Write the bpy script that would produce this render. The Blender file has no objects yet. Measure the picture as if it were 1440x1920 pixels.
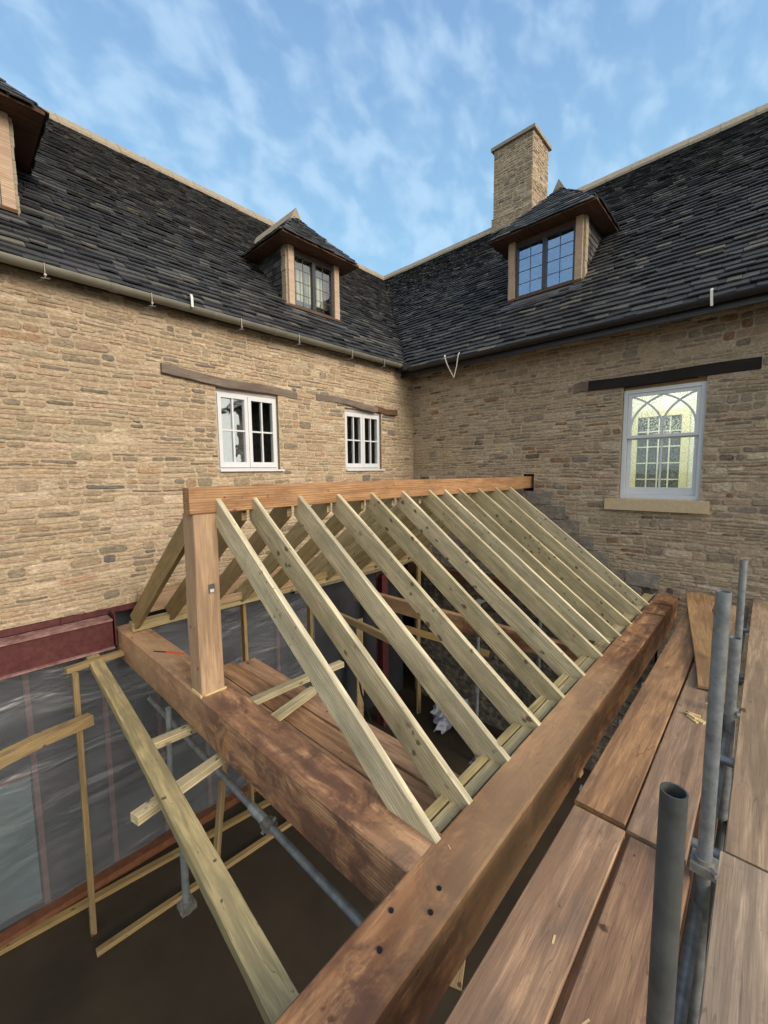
import bpy, math, random
import numpy as np
from mathutils import Vector, Matrix
random.seed(7)
R = math.radians
scn = bpy.context.scene
col = scn.collection
# ------------------------------------------------------------------ camera
cam = bpy.data.cameras.new('camera')
cam.sensor_fit = 'VERTICAL'; cam.sensor_height = 36; cam.lens = 773.0 / 1920 * 36
cam.clip_start = 0.02; cam.clip_end = 3000
co = bpy.data.objects.new('camera', cam); col.objects.link(co)
RM = Matrix(((0.68194626, 0.07901426, -0.72712175),
             (-0.73132157, 0.05889486, -0.67948521),
             (-0.01086528, 0.99513222, 0.09794796)))
co.matrix_world = Matrix.Translation((-6.80664, -5.5, 0)) @ RM.to_4x4()
scn.camera = co
# ------------------------------------------------------------------ sky and sun
SUN_AZ = R(180); SUN_EL = R(26)      # azimuth from +Y towards +X
w = bpy.data.worlds.new('World'); scn.world = w; w.use_nodes = True
wt = w.node_tree; wt.nodes.clear()
def wn(t, **k):
    n = wt.nodes.new(t)
    for a, b in k.items(): setattr(n, a, b)
    return n
wo = wn('ShaderNodeOutputWorld'); bg = wn('ShaderNodeBackground'); sky = wn('ShaderNodeTexSky')
sky.sky_type = 'NISHITA'; sky.sun_disc = False; sky.sun_elevation = SUN_EL; sky.sun_rotation = SUN_AZ
sky.air_density = 1.0; sky.dust_density = 0.4; sky.ozone_density = 2.0
tc = wn('ShaderNodeTexCoord'); sp = wn('ShaderNodeSeparateXYZ'); wt.links.new(tc.outputs['Generated'], sp.inputs[0])
zc = wn('ShaderNodeMath', operation='MAXIMUM'); wt.links.new(sp.outputs[2], zc.inputs[0]); zc.inputs[1].default_value = 0.0
za = wn('ShaderNodeMath', operation='ADD'); wt.links.new(zc.outputs[0], za.inputs[0]); za.inputs[1].default_value = 0.75
dx = wn('ShaderNodeMath', operation='DIVIDE'); wt.links.new(sp.outputs[0], dx.inputs[0]); wt.links.new(za.outputs[0], dx.inputs[1])
dy = wn('ShaderNodeMath', operation='DIVIDE'); wt.links.new(sp.outputs[1], dy.inputs[0]); wt.links.new(za.outputs[0], dy.inputs[1])
cb = wn('ShaderNodeCombineXYZ'); wt.links.new(dx.outputs[0], cb.inputs[0]); wt.links.new(dy.outputs[0], cb.inputs[1])
mp = wn('ShaderNodeMapping'); wt.links.new(cb.outputs[0], mp.inputs[0]); mp.inputs['Rotation'].default_value = (0, 0, R(50)); mp.inputs['Scale'].default_value = (.85, 1.15, 1)
n1 = wn('ShaderNodeTexNoise'); wt.links.new(mp.outputs[0], n1.inputs[0]); n1.inputs['Scale'].default_value = 19; n1.inputs['Detail'].default_value = 3.5; n1.inputs['Roughness'].default_value = .5; n1.inputs['Distortion'].default_value = .25
n2 = wn('ShaderNodeTexNoise'); wt.links.new(cb.outputs[0], n2.inputs[0]); n2.inputs['Scale'].default_value = 0.9; n2.inputs['Detail'].default_value = 2
ad = wn('ShaderNodeMath', operation='MULTIPLY_ADD'); wt.links.new(n2.outputs[0], ad.inputs[0]); ad.inputs[1].default_value = .4; wt.links.new(n1.outputs[0], ad.inputs[2])
rp = wn('ShaderNodeMapRange'); wt.links.new(ad.outputs[0], rp.inputs[0]); rp.inputs[1].default_value = .56; rp.inputs[2].default_value = .88; rp.inputs[3].default_value = 0.0; rp.inputs[4].default_value = .58; rp.interpolation_type = 'SMOOTHSTEP'
mx = wn('ShaderNodeMix', data_type='RGBA'); wt.links.new(rp.outputs[0], mx.inputs[0]); 
hz = wn('ShaderNodeMix', data_type='RGBA'); hz.inputs[6].default_value = (2.8, 5.1, 6.8, 1); hz.inputs[7].default_value = (1.35, 2.4, 4.6, 1)
hr = wn('ShaderNodeMapRange'); wt.links.new(zc.outputs[0], hr.inputs[0]); hr.inputs[1].default_value = .28; hr.inputs[2].default_value = .85; wt.links.new(hr.outputs[0], hz.inputs[0])
hs_ = wn('ShaderNodeMix', data_type='RGBA'); hs_.inputs[0].default_value = .8; wt.links.new(sky.outputs[0], hs_.inputs[6]); wt.links.new(hz.outputs[2], hs_.inputs[7]); wt.links.new(hs_.outputs[2], mx.inputs[6])
mx.inputs[7].default_value = (3.7, 5.1, 6.5, 1)
# pale glow added to the sky behind the camera to warm the fill light
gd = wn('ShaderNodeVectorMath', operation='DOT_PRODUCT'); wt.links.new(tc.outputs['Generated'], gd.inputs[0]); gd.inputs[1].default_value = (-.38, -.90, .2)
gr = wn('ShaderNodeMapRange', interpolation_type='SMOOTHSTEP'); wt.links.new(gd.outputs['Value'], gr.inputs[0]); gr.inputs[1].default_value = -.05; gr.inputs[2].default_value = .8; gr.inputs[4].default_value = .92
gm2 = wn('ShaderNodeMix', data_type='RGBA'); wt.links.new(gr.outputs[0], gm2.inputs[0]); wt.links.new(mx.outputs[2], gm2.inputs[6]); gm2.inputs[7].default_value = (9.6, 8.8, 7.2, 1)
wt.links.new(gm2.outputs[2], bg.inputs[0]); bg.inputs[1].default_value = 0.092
wt.links.new(bg.outputs[0], wo.inputs[0])
sl = bpy.data.lights.new('sun', 'SUN'); sl.energy = 2.0; sl.angle = R(28); sl.color = (1.0, .84, .68)
so = bpy.data.objects.new('sun', sl); col.objects.link(so)
sd = Vector((math.sin(SUN_AZ) * math.cos(SUN_EL), math.cos(SUN_AZ) * math.cos(SUN_EL), math.sin(SUN_EL)))
so.rotation_euler = sd.to_track_quat('Z', 'Y').to_euler()
scn.view_settings.view_transform = 'Standard'; scn.view_settings.look = 'None'
scn.view_settings.exposure = 0.80; scn.view_settings.gamma = 1

# ------------------------------------------------------------------ materials
class NT:
    def __init__(s, name):
        s.m = bpy.data.materials.new(name); s.m.use_nodes = True; s.t = s.m.node_tree; s.t.nodes.clear()
        s.o = s.t.nodes.new('ShaderNodeOutputMaterial'); s.b = s.t.nodes.new('ShaderNodeBsdfPrincipled')
        s.t.links.new(s.b.outputs[0], s.o.inputs[0])
    def n(s, t, ins=None, **k):
        n = s.t.nodes.new(t)
        for a, b in k.items(): setattr(n, a, b)
        for a, b in (ins or {}).items():
            if hasattr(b, 'links'): s.t.links.new(b, n.inputs[a])
            else: n.inputs[a].default_value = b
        return n
    def l(s, a, b): s.t.links.new(a, b)
    def coord(s, k='Object', scale=(1, 1, 1), rnd=True, rot=(0, 0, 0)):
        c = s.n('ShaderNodeTexCoord').outputs[k]
        if rnd:
            oi = s.n('ShaderNodeObjectInfo').outputs['Random']
            ml = s.n('ShaderNodeMath', {0: oi, 1: 37.0}, operation='MULTIPLY').outputs[0]
            c = s.n('ShaderNodeVectorMath', {0: c, 1: s.n('ShaderNodeCombineXYZ', {0: ml, 1: ml, 2: ml}).outputs[0]}, operation='ADD').outputs[0]
        return s.n('ShaderNodeMapping', {0: c, 'Scale': scale, 'Rotation': rot}).outputs[0]
    def noise(s, v, sc, det=4, ro=.55, dist=0):
        return s.n('ShaderNodeTexNoise', {'Vector': v, 'Scale': sc, 'Detail': det, 'Roughness': ro, 'Distortion': dist}).outputs[0]
    def rng(s, v, a, b, c=0., d=1.):
        return s.n('ShaderNodeMapRange', {0: v, 1: a, 2: b, 3: c, 4: d}).outputs[0]
    def mix(s, f, a, b, bt='MIX'):
        n = s.n('ShaderNodeMix', data_type='RGBA', blend_type=bt)
        for i, v in ((0, f), (6, a), (7, b)):
            if hasattr(v, 'links'): s.l(v, n.inputs[i])
            else: n.inputs[i].default_value = v if i == 0 else (tuple(v) + (1,) if len(v) == 3 else v)
        return n.outputs[2]
    def bump(s, h, st=.3, d=.01, prev=None):
        b = s.n('ShaderNodeBump', {'Height': h, 'Strength': st, 'Distance': d})
        if prev: s.l(prev, b.inputs['Normal'])
        return b.outputs[0]
    def fin(s, colr, rough=.7, nrm=None, **k):
        for nm, v in (('Base Color', colr), ('Roughness', rough)) + tuple(k.items()):
            nm = nm.replace('_', ' ')
            if hasattr(v, 'links'): s.l(v, s.b.inputs[nm])
            else: s.b.inputs[nm].default_value = (tuple(v) + (1,)) if isinstance(v, tuple) and len(v) == 3 else v
        if nrm: s.l(nrm, s.b.inputs['Normal'])
        return s.m

def wood(name, c1, c2, dark, knots=.5, stain=.4, rough=.75, grain=1., endc=None, saw=.0):
    m = NT(name)
    g1 = m.noise(m.coord(scale=(.9, 9 * grain, 9 * grain)), 2.2, 5, .6, .5)
    g2 = m.noise(m.coord(scale=(2.5, 70 * grain, 70 * grain)), 2.0, 3, .6)
    c = m.mix(m.rng(g1, .42, .58), c1, c2)
    c = m.mix(m.rng(g2, .42, .66, 0, .6), c, tuple(x * .5 for x in c1))
    # wavy annual rings running along the timber
    rv = m.coord(scale=(.35, 6, 6))
    wv = m.n('ShaderNodeTexWave', {'Vector': rv, 'Scale': 2.6, 'Distortion': 7.0, 'Detail': 3.0, 'Detail Scale': .8}, bands_direction='Z').outputs[1]
    c = m.mix(m.rng(wv, .55, .95, 0, .6), c, tuple(x * .55 for x in c2))
    # blotchy weathering
    s1 = m.noise(m.coord(scale=(.8, 1.6, 1.6)), 2.6, 6, .65, .4)
    c = m.mix(m.rng(s1, .48, .75, 0, stain), c, dark)
    s2 = m.noise(m.coord(scale=(2.2, 3.5, 3.5)), 5.5, 5, .7)
    c = m.mix(m.rng(s2, .6, .74, 0, stain * .8), c, tuple(x * .8 for x in dark))
    if saw > .3:
        st1 = m.noise(m.coord(scale=(.9, 1.3, 1.3)), 3.3, 7, .74, .6)
        c = m.mix(m.rng(st1, .45, .57, 0, .85), c, (.10, .045, .03))
        st2 = m.noise(m.coord(scale=(.25, .6, .6)), 1.9, 2)
        c = m.mix(m.rng(st2, .45, .62, 0, .55), c, (.47, .31, .17))
    # shrinkage checks along the grain
    ck = m.noise(m.coord(scale=(.55, 7, 7)), 2.6, 2, .4)
    cka = m.n('ShaderNodeMath', {0: m.n('ShaderNodeMath', {0: ck, 1: .5}, operation='SUBTRACT').outputs[0]}, operation='ABSOLUTE').outputs[0]
    ckm = m.n('ShaderNodeMath', {0: m.rng(cka, .0, .007, 1, 0), 1: m.rng(m.noise(m.coord(), 1.7, 2), .5, .6)}, operation='MULTIPLY').outputs[0]
    c = m.mix(m.rng(ckm, 0, 1, 0, .75), c, tuple(x * .22 for x in c1))
    # knots
    kc = m.coord(scale=(1, 1.35, 1.35)); kd = m.n('ShaderNodeVectorMath', {0: m.n('ShaderNodeTexNoise', {'Vector': kc, 'Scale': 22.0, 'Detail': 3.0}).outputs[1], 'Scale': .05}, operation='SCALE').outputs[0]; kc = m.n('ShaderNodeVectorMath', {0: kc, 1: kd}, operation='ADD').outputs[0]
    vv = m.n('ShaderNodeTexVoronoi', {'Vector': kc, 'Scale': 13.0, 'Randomness': 1.0})
    sepc = m.n('ShaderNodeSeparateColor', {0: vv.outputs['Color']}).outputs[0]
    keep = m.rng(sepc, 1 - knots, 1 - knots + .01)
    szr = m.rng(m.n('ShaderNodeSeparateColor', {0: vv.outputs['Color']}).outputs[1], 0, 1, .45, 2.6)
    kdist = m.n('ShaderNodeMath', {0: vv.outputs['Distance'], 1: szr}, operation='MULTIPLY').outputs[0]
    kn = m.n('ShaderNodeMath', {0: m.rng(kdist, .08, .22, 1, 0), 1: m.n('ShaderNodeMath', {0: keep, 1: m.rng(m.noise(m.coord(), 1.3, 1), .42, .5)}, operation='MULTIPLY').outputs[0]}, operation='MULTIPLY').outputs[0]
    c = m.mix(m.rng(kn, 0, .7, 0, .92), c, tuple(x * f_ for x, f_ in zip(c1, (.17, .13, .10))))
    # nail marks and specks
    v2 = m.n('ShaderNodeTexVoronoi', {'Vector': m.coord(), 'Scale': 30.0})
    sp2 = m.n('ShaderNodeSeparateColor', {0: v2.outputs['Color']}).outputs[1]
    sk = m.n('ShaderNodeMath', {0: m.rng(v2.outputs['Distance'], .05, .14, 1, 0), 1: m.rng(sp2, .88, .9)}, operation='MULTIPLY').outputs[0]
    c = m.mix(m.rng(sk, 0, 1, 0, .7), c, tuple(x * .3 for x in c1))
    oi = m.n('ShaderNodeObjectInfo').outputs['Random']
    hs = m.n('ShaderNodeHueSaturation', {'Color': c, 'Value': m.rng(oi, 0, 1, .86, 1.12), 'Saturation': m.rng(m.n('ShaderNodeMath', {0: oi, 1: 7.3}, operation='MULTIPLY').outputs[0], 0, 7.3, 1.1, .85)}).outputs[0]
    nb = m.bump(g2, .35, .004)
    nb = m.bump(g1, .25, .01, nb)
    if saw:
        sw = m.noise(m.coord(scale=(60, 4, 4)), 1.0, 3)
        nb = m.bump(sw, saw, .006, nb)
    return m.fin(hs, m.rng(s1, .3, .7, rough - .1, rough + .12), nb)

M = {}
M['rafter'] = wood('treated_pine', (.65, .575, .38), (.44, .40, .265), (.21, .185, .11), .85, .7, .8)
M['plate'] = wood('treated_batten', (.46, .38, .20), (.30, .26, .14), (.18, .15, .08), .45, .4, .8)
M['oldpine'] = wood('damp_pine', (.33, .235, .10), (.25, .18, .085), (.13, .10, .055), .4, .5, .75)
M['oak'] = wood('green_oak', (.50, .275, .13), (.30, .135, .058), (.09, .042, .026), .12, .95, .72, .7, saw=.35)
M['oakpost'] = wood('fresh_oak', (.44, .30, .18), (.36, .235, .14), (.24, .18, .13), .1, .4, .75, .8, saw=.2)
M['dormerpost'] = wood('pale_dormer_oak', (.56, .43, .32), (.47, .35, .26), (.30, .22, .17), .1, .35, .8, .8)
M['ridge'] = wood('ridge_oak', (.44, .25, .115), (.29, .145, .06), (.13, .065, .032), .35, .5, .65, .8)
M['board'] = wood('scaffold_board_wood', (.45, .27, .15), (.29, .165, .092), (.13, .09, .075), .12, .75, .8)
M['boardgrey'] = wood('scaffold_board_grey', (.36, .245, .165), (.245, .16, .11), (.11, .085, .075), .12, .7, .85)
M['boardpurple'] = wood('scaffold_board_purplish', (.36, .23, .15), (.23, .14, .095), (.12, .085, .08), .12, .7, .85)
M['boardpale'] = wood('scaffold_board_pale', (.42, .315, .215), (.29, .21, .145), (.15, .12, .10), .14, .6, .85)
M['ply'] = wood('plywood', (.33, .185, .07), (.24, .13, .048), (.16, .09, .04), .15, .4, .6, .5)
M['lintel'] = wood('weathered_lintel', (.25, .205, .175), (.18, .145, .125), (.085, .06, .05), .2, .6, .85)
M['black'] = wood('charred_lintel', (.012, .010, .010), (.007, .006, .006), (.03, .022, .016), .1, .3, .9)
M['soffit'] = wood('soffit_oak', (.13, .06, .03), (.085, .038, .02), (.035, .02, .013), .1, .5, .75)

def stone(name, bumpd=.012, moss=(.10, .09, .07)):
    m = NT(name)
    a = m.n('ShaderNodeAttribute', attribute_name='Col').outputs['Color']
    v = m.coord(rnd=False)
    f = m.noise(v, 34, 8, .7); g = m.noise(v, 9, 5, .6); h = m.noise(v, 1.1, 4, .6)
    c = m.mix(m.rng(f, .35, .65, 0, .65), a, m.mix(1., a, (.6, .56, .52), 'MULTIPLY'))
    c = m.mix(m.rng(g, .45, .72, 0, .55), c, (.46, .38, .275))
    c = m.mix(m.rng(h, .5, .72, 0, .3), c, m.mix(1., c, (.75, .71, .66), 'MULTIPLY'))
    k = m.noise(m.coord(rnd=False, scale=(1, 1, 1.8)), 21, 6, .75, .5)
    c = m.mix(m.rng(k, .52, .64, 0, .75), c, m.mix(1., c, (1.35, 1.33, 1.28), 'MULTIPLY'))
    c = m.mix(m.rng(k, .47, .36, 0, .75), c, m.mix(1., c, (.62, .58, .52), 'MULTIPLY'))
    b = m.bump(m.noise(m.coord(rnd=False, scale=(1, 1, 2.4)), 13, 9, .72, .3), 1., bumpd * 4.5)
    b = m.bump(f, .9, bumpd * .5, b)
    return m.fin(c, .92, b)
M['stone'] = stone('cotswold_stone')
def slate():
    m = NT('stone_slate')
    a = m.n('ShaderNodeAttribute', attribute_name='Col').outputs['Color']
    v = m.coord(rnd=False)
    f = m.noise(v, 26, 7, .7); g = m.noise(v, 4, 4, .6)
    c = m.mix(m.rng(f, .3, .75, 0, .6), a, m.mix(1., a, (.5, .5, .5), 'MULTIPLY'))
    c = m.mix(m.rng(g, .55, .75, 0, .2), c, (.075, .078, .07))
    return m.fin(c, m.rng(f, .3, .7, .5, .75), m.bump(f, 1., .012), Specular_IOR_Level=.35)
M['slate'] = slate()
def plain(name, c, rough=.6, metal=0., var=.25, sc=12, bump=.15, c2=None, **k):
    m = NT(name)
    f = m.noise(m.coord(), sc, 6, .65)
    cc = m.mix(m.rng(f, .35, .7, 0, 1), c, c2 or tuple(x * (1 - var) for x in c))
    return m.fin(cc, rough, m.bump(f, bump, .005), Metallic=metal, **k)
M['paint'] = plain('white_paint', (.60, .64, .70), .4, var=.08, sc=5, bump=.05)
M['paintblue'] = plain('pale_blue_grey_paint', (.54, .59, .66), .4, var=.08, sc=5, bump=.05)
M['pinkhead'] = plain('primed_head_board', (.50, .44, .43), .6, var=.15)
M['darkframe'] = plain('dark_metal_frame', (.035, .038, .045), .4, var=.2)
M['lead'] = plain('lead_sheet', (.085, .095, .115), .45, .3, var=.4, sc=7, c2=(.14, .15, .17))
M['leadcame'] = plain('lead_came', (.09, .09, .09), .5, .3)
M['gutterstone'] = plain('painted_grey_gutter', (.20, .20, .17), .5, .2, var=.25, sc=6)
M['gutterblack'] = plain('black_gutter', (.022, .022, .026), .4, .2, var=.3)
M['coping'] = plain('ridge_tile_stone', (.33, .29, .22), .9, var=.35, sc=18, bump=.5)
M['sill'] = plain('sawn_stone_sill', (.46, .38, .26), .85, var=.15, sc=20, bump=.2)
M['steel'] = plain('red_oxide_steel', (.055, .010, .013), .5, .1, var=.55, sc=22, c2=(.10, .028, .03))
M['dust'] = plain('dusty_flange', (.30, .18, .17), .85, var=.5, sc=9, c2=(.09, .025, .028))
M['galv'] = plain('galvanised_tube', (.25, .285, .315), .45, .35, var=.5, sc=16, bump=.3)
M['darktube'] = plain('weathered_dark_tube', (.085, .096, .10), .55, .25, var=.5, sc=10, bump=.3)
M['coupler'] = plain('coupler_steel', (.22, .22, .215), .6, .3, var=.5, sc=30, bump=.4)
M['brightgalv'] = plain('bright_tube', (.42, .50, .55), .4, .5, var=.35, sc=14)
M['strap'] = plain('white_strap', (.62, .63, .60), .6, var=.15)
M['hook'] = plain('galvanised_hook', (.22, .21, .2), .5, .7)
M['floor'] = plain('dark_concrete', (.034, .025, .014), .75, var=.6, sc=1.1, bump=.3, c2=(.015, .010, .006))
M['earth'] = plain('earth', (.10, .085, .055), .95, var=.5, sc=.6, bump=.5)
M['bark'] = plain('bark', (.06, .045, .035), .9, var=.5)
M['leaf'] = plain('leaf', (.045, .065, .025), .8, var=.6, sc=3)
M['bag'] = plain('crumpled_plastic', (.42, .46, .60), .35, var=.45, sc=8, bump=.8)
M['redplastic'] = plain('red_plastic', (.55, .07, .03), .35, var=.15)
M['blacksteel'] = plain('black_tool_steel', (.02, .02, .022), .4, .5)
M['shaving'] = plain('fresh_offcut', (.62, .48, .26), .8, var=.25, sc=20)
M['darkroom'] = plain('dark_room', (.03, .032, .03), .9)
M['blockwall'] = stone('concrete_block', .006)
M['studpink'] = plain('pink_stud', (.30, .13, .12), .7, var=.4, sc=6)
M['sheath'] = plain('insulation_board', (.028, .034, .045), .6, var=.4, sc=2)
M['teal'] = plain('teal_opening', (.20, .30, .32), .6, var=.35, sc=3)
M['rust'] = plain('rusty_sole_plate', (.15, .055, .025), .8, var=.5)
M['cream'] = plain('cream_plaster', (.80, .82, .72), .8, var=.06, sc=2)
M['yellow'] = plain('yellow_timber', (.74, .68, .42), .6, var=.15, sc=5)
M['pane_backing'] = plain('cream_blind', (.72, .72, .56), .8, var=.4, sc=3, c2=(.45, .46, .35))
M['white'] = plain('white_door', (.7, .68, .6), .5, var=.05)
def emis(name, c, st):
    m = NT(name); m.b.inputs['Emission Color'].default_value = c + (1,); m.b.inputs['Emission Strength'].default_value = st
    return m.m
M['lamp'] = emis('lamp_glow', (1, .93, .78), 14)
def glass(name, refl=.35, tint=(.9, .95, 1), rough=.02, mist=0.):
    m = NT(name)
    m.t.nodes.remove(m.b)
    tr = m.n('ShaderNodeBsdfTransparent', {0: (.93, .95, .95, 1)}); gl = m.n('ShaderNodeBsdfGlossy', {0: tint + (1,), 1: rough})
    nz = m.noise(m.coord(), 3.0, 2); bp = m.bump(nz, .12, .02); m.l(bp, gl.inputs['Normal'])
    ms = m.n('ShaderNodeMixShader', {0: refl}); m.l(tr.outputs[0], ms.inputs[1]); m.l(gl.outputs[0], ms.inputs[2])
    out = ms
    if mist:
        df = m.n('ShaderNodeBsdfDiffuse', {0: (.66, .72, .66, 1)})
        tl = m.n('ShaderNodeBsdfTranslucent', {0: (.75, .78, .66, 1)})
        dm = m.n('ShaderNodeMixShader', {0: .7}); m.l(df.outputs[0], dm.inputs[1]); m.l(tl.outputs[0], dm.inputs[2])
        dn = m.noise(m.coord(), 46, 3, .7); big = m.noise(m.coord(), 3.2, 2)
        fc = m.n('ShaderNodeMath', {0: m.rng(dn, .5, .56, 0, 1), 1: m.rng(big, .4, .6, .15, mist)}, operation='MULTIPLY').outputs[0]
        m2 = m.n('ShaderNodeMixShader', {0: fc}); m.l(ms.outputs[0], m2.inputs[1]); m.l(dm.outputs[0], m2.inputs[2]); out = m2
    m.l(out.outputs[0], m.o.inputs[0]); return m.m
M['glassblue'] = glass('sky_reflecting_glass', .30, (.60, .72, .95))
M['glassclear'] = glass('clear_glass', .12)
M['glassdark'] = glass('dark_glass', .035)
M['glassbright'] = glass('reflecting_glass', .38)
M['glasswet'] = glass('misted_glass', .06, mist=.55)
M['glasslow'] = glass('lower_glass', .06, mist=.2)
def plastic():
    m = NT('polythene'); m.t.nodes.remove(m.b)
    v = m.coord(rnd=False); rt = m.coord(rnd=False, rot=(0, R(35), 0), scale=(1, 1, 4))
    f = m.noise(rt, .8, 3, .5, .6)
    b = m.bump(f, .7, .11)
    tr = m.n('ShaderNodeBsdfTransparent', {0: (.8, .85, .9, 1)}); df = m.n('ShaderNodeBsdfDiffuse', {0: (.15, .17, .20, 1)}); gl = m.n('ShaderNodeBsdfGlossy', {0: (.8, .82, .86, 1), 1: .42})
    m.l(b, gl.inputs['Normal']); m.l(b, df.inputs['Normal'])
    a = m.n('ShaderNodeMixShader', {0: .42}); m.l(tr.outputs[0], a.inputs[1]); m.l(df.outputs[0], a.inputs[2])
    c = m.n('ShaderNodeMixShader', {0: .07}); m.l(a.outputs[0], c.inputs[1]); m.l(gl.outputs[0], c.inputs[2])
    m.l(c.outputs[0], m.o.inputs[0]); return m.m
M['polythene'] = plastic()

# ------------------------------------------------------------------ helpers
def meta(o, label=None, cat=None, group=None, kind=None):
    if label: o['label'] = label
    if cat: o['category'] = cat
    if group: o['group'] = group
    if kind: o['kind'] = kind
    return o
def thing(name, label, cat, loc=(0, 0, 0), group=None):
    o = bpy.data.objects.new(name, None); o.location = loc; o.empty_display_size = .2
    col.objects.link(o); return meta(o, label, cat, group)
def world_of(p):
    mw = Matrix.Identity(4)
    while p is not None:
        mw = p.matrix_basis @ mw if p.parent is None else p.matrix_parent_inverse @ p.matrix_basis @ mw
        p = p.parent
    return mw
def link(o, parent):
    col.objects.link(o)
    if parent is not None:
        o.parent = parent; o.matrix_parent_inverse = world_of(parent).inverted()
    return o
class MB:
    def __init__(s): s.v = []; s.f = []; s.c = []; s.mi = []
    def face(s, pts, c=None, mi=0):
        i = len(s.v); s.v += [tuple(p) for p in pts]; s.f.append(tuple(range(i, i + len(pts)))); s.c.append(c); s.mi.append(mi)
    def raw(s, vs, fs, c=None, mi=0):
        i = len(s.v); s.v += [tuple(p) for p in vs]
        for f in fs: s.f.append(tuple(i + k for k in f)); s.c.append(c); s.mi.append(mi)
        return s
    def box(s, a, b, c=None, mi=0):
        x0, y0, z0 = [min(p, q) for p, q in zip(a, b)]; x1, y1, z1 = [max(p, q) for p, q in zip(a, b)]
        return s.raw([(x0, y0, z0), (x1, y0, z0), (x1, y1, z0), (x0, y1, z0), (x0, y0, z1), (x1, y0, z1), (x1, y1, z1), (x0, y1, z1)],
              [(0, 3, 2, 1), (4, 5, 6, 7), (0, 1, 5, 4), (1, 2, 6, 5), (2, 3, 7, 6), (3, 0, 4, 7)], c, mi)
    def hexa(s, lo, hi, c=None, mi=0):
        n = len(lo)
        return s.raw(list(lo) + list(hi), [tuple(range(n - 1, -1, -1)), tuple(range(n, 2 * n))] + [(i, (i + 1) % n, n + (i + 1) % n, n + i) for i in range(n)], c, mi)
    def tube(s, pts, r, n=16, cap=True, hollow=0, mi=0):
        pts = [Vector(p) for p in pts]; rings = []
        for i, p in enumerate(pts):
            t = (pts[min(i + 1, len(pts) - 1)] - pts[max(i - 1, 0)]).normalized()
            a = t.orthogonal().normalized() if i == 0 else (a - t * a.dot(t)).normalized()
            b = t.cross(a); rings.append([p + (a * math.cos(2 * math.pi * k / n) + b * math.sin(2 * math.pi * k / n)) * r for k in range(n)])
        vs = [q for g in rings for q in g]; fs = []
        for i in range(len(rings) - 1):
            for k in range(n): fs.append((i * n + k, i * n + (k + 1) % n, (i + 1) * n + (k + 1) % n, (i + 1) * n + k))
        if cap and not hollow:
            fs.append(tuple(range(n - 1, -1, -1))); fs.append(tuple((len(rings) - 1) * n + k for k in range(n)))
        s.raw(vs, fs, mi=mi)
        if hollow:
            for e, sg in ((0, 1), (-1, -1)):
                t = (pts[1] - pts[0] if e == 0 else pts[-1] - pts[-2]).normalized() * sg
                inner = [pts[e] + (q - pts[e]) * hollow for q in rings[e]]; deep = [q + t * r * 2.5 for q in inner]
                s.raw(rings[e] + inner + deep, [(k, (k + 1) % n, n + (k + 1) % n, n + k) for k in range(n)] + [(n + k, n + (k + 1) % n, 2 * n + (k + 1) % n, 2 * n + k) for k in range(n)] + [tuple(2 * n + k for k in range(n))], mi=mi)
        return s
    def build(s, name, mat, parent=None, smooth=False, origin=None):
        me = bpy.data.meshes.new(name); o3 = Vector(origin) if origin is not None else None
        if o3 is None:
            if s.v:
                a = np.array(s.v); mnn = a.min(0); mxx = a.max(0); o3 = Vector(((mnn[0] + mxx[0]) / 2, (mnn[1] + mxx[1]) / 2, mnn[2]))
            else: o3 = Vector((0, 0, 0))
        vs = [tuple(Vector(p) - o3) for p in s.v]
        me.from_pydata(vs, [], s.f)
        for mm in (mat if isinstance(mat, (list, tuple)) else [mat]): me.materials.append(mm)
        if any(s.mi): me.polygons.foreach_set('material_index', s.mi)
        if any(c is not None for c in s.c):
            at = me.color_attributes.new('Col', 'FLOAT_COLOR', 'CORNER'); arr = []
            for f, c in zip(s.f, s.c): arr += list((c or (.4, .4, .4)) + (1,)) * len(f)
            at.data.foreach_set('color', arr)
        if smooth:
            me.polygons.foreach_set('use_smooth', [True] * len(me.polygons))
        me.update(); me.validate()
        o = bpy.data.objects.new(name, me); o.location = o3
        if smooth: 
            try: me.set_sharp_from_angle(angle=R(40))
            except Exception: pass
        return link(o, parent)
def frame_of(p0, p1, up):
    X = (Vector(p1) - Vector(p0)).normalized(); U = Vector(up); Z = (U - X * U.dot(X)).normalized(); Y = Z.cross(X)
    return Matrix((X, Y, Z)).transposed()
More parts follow.
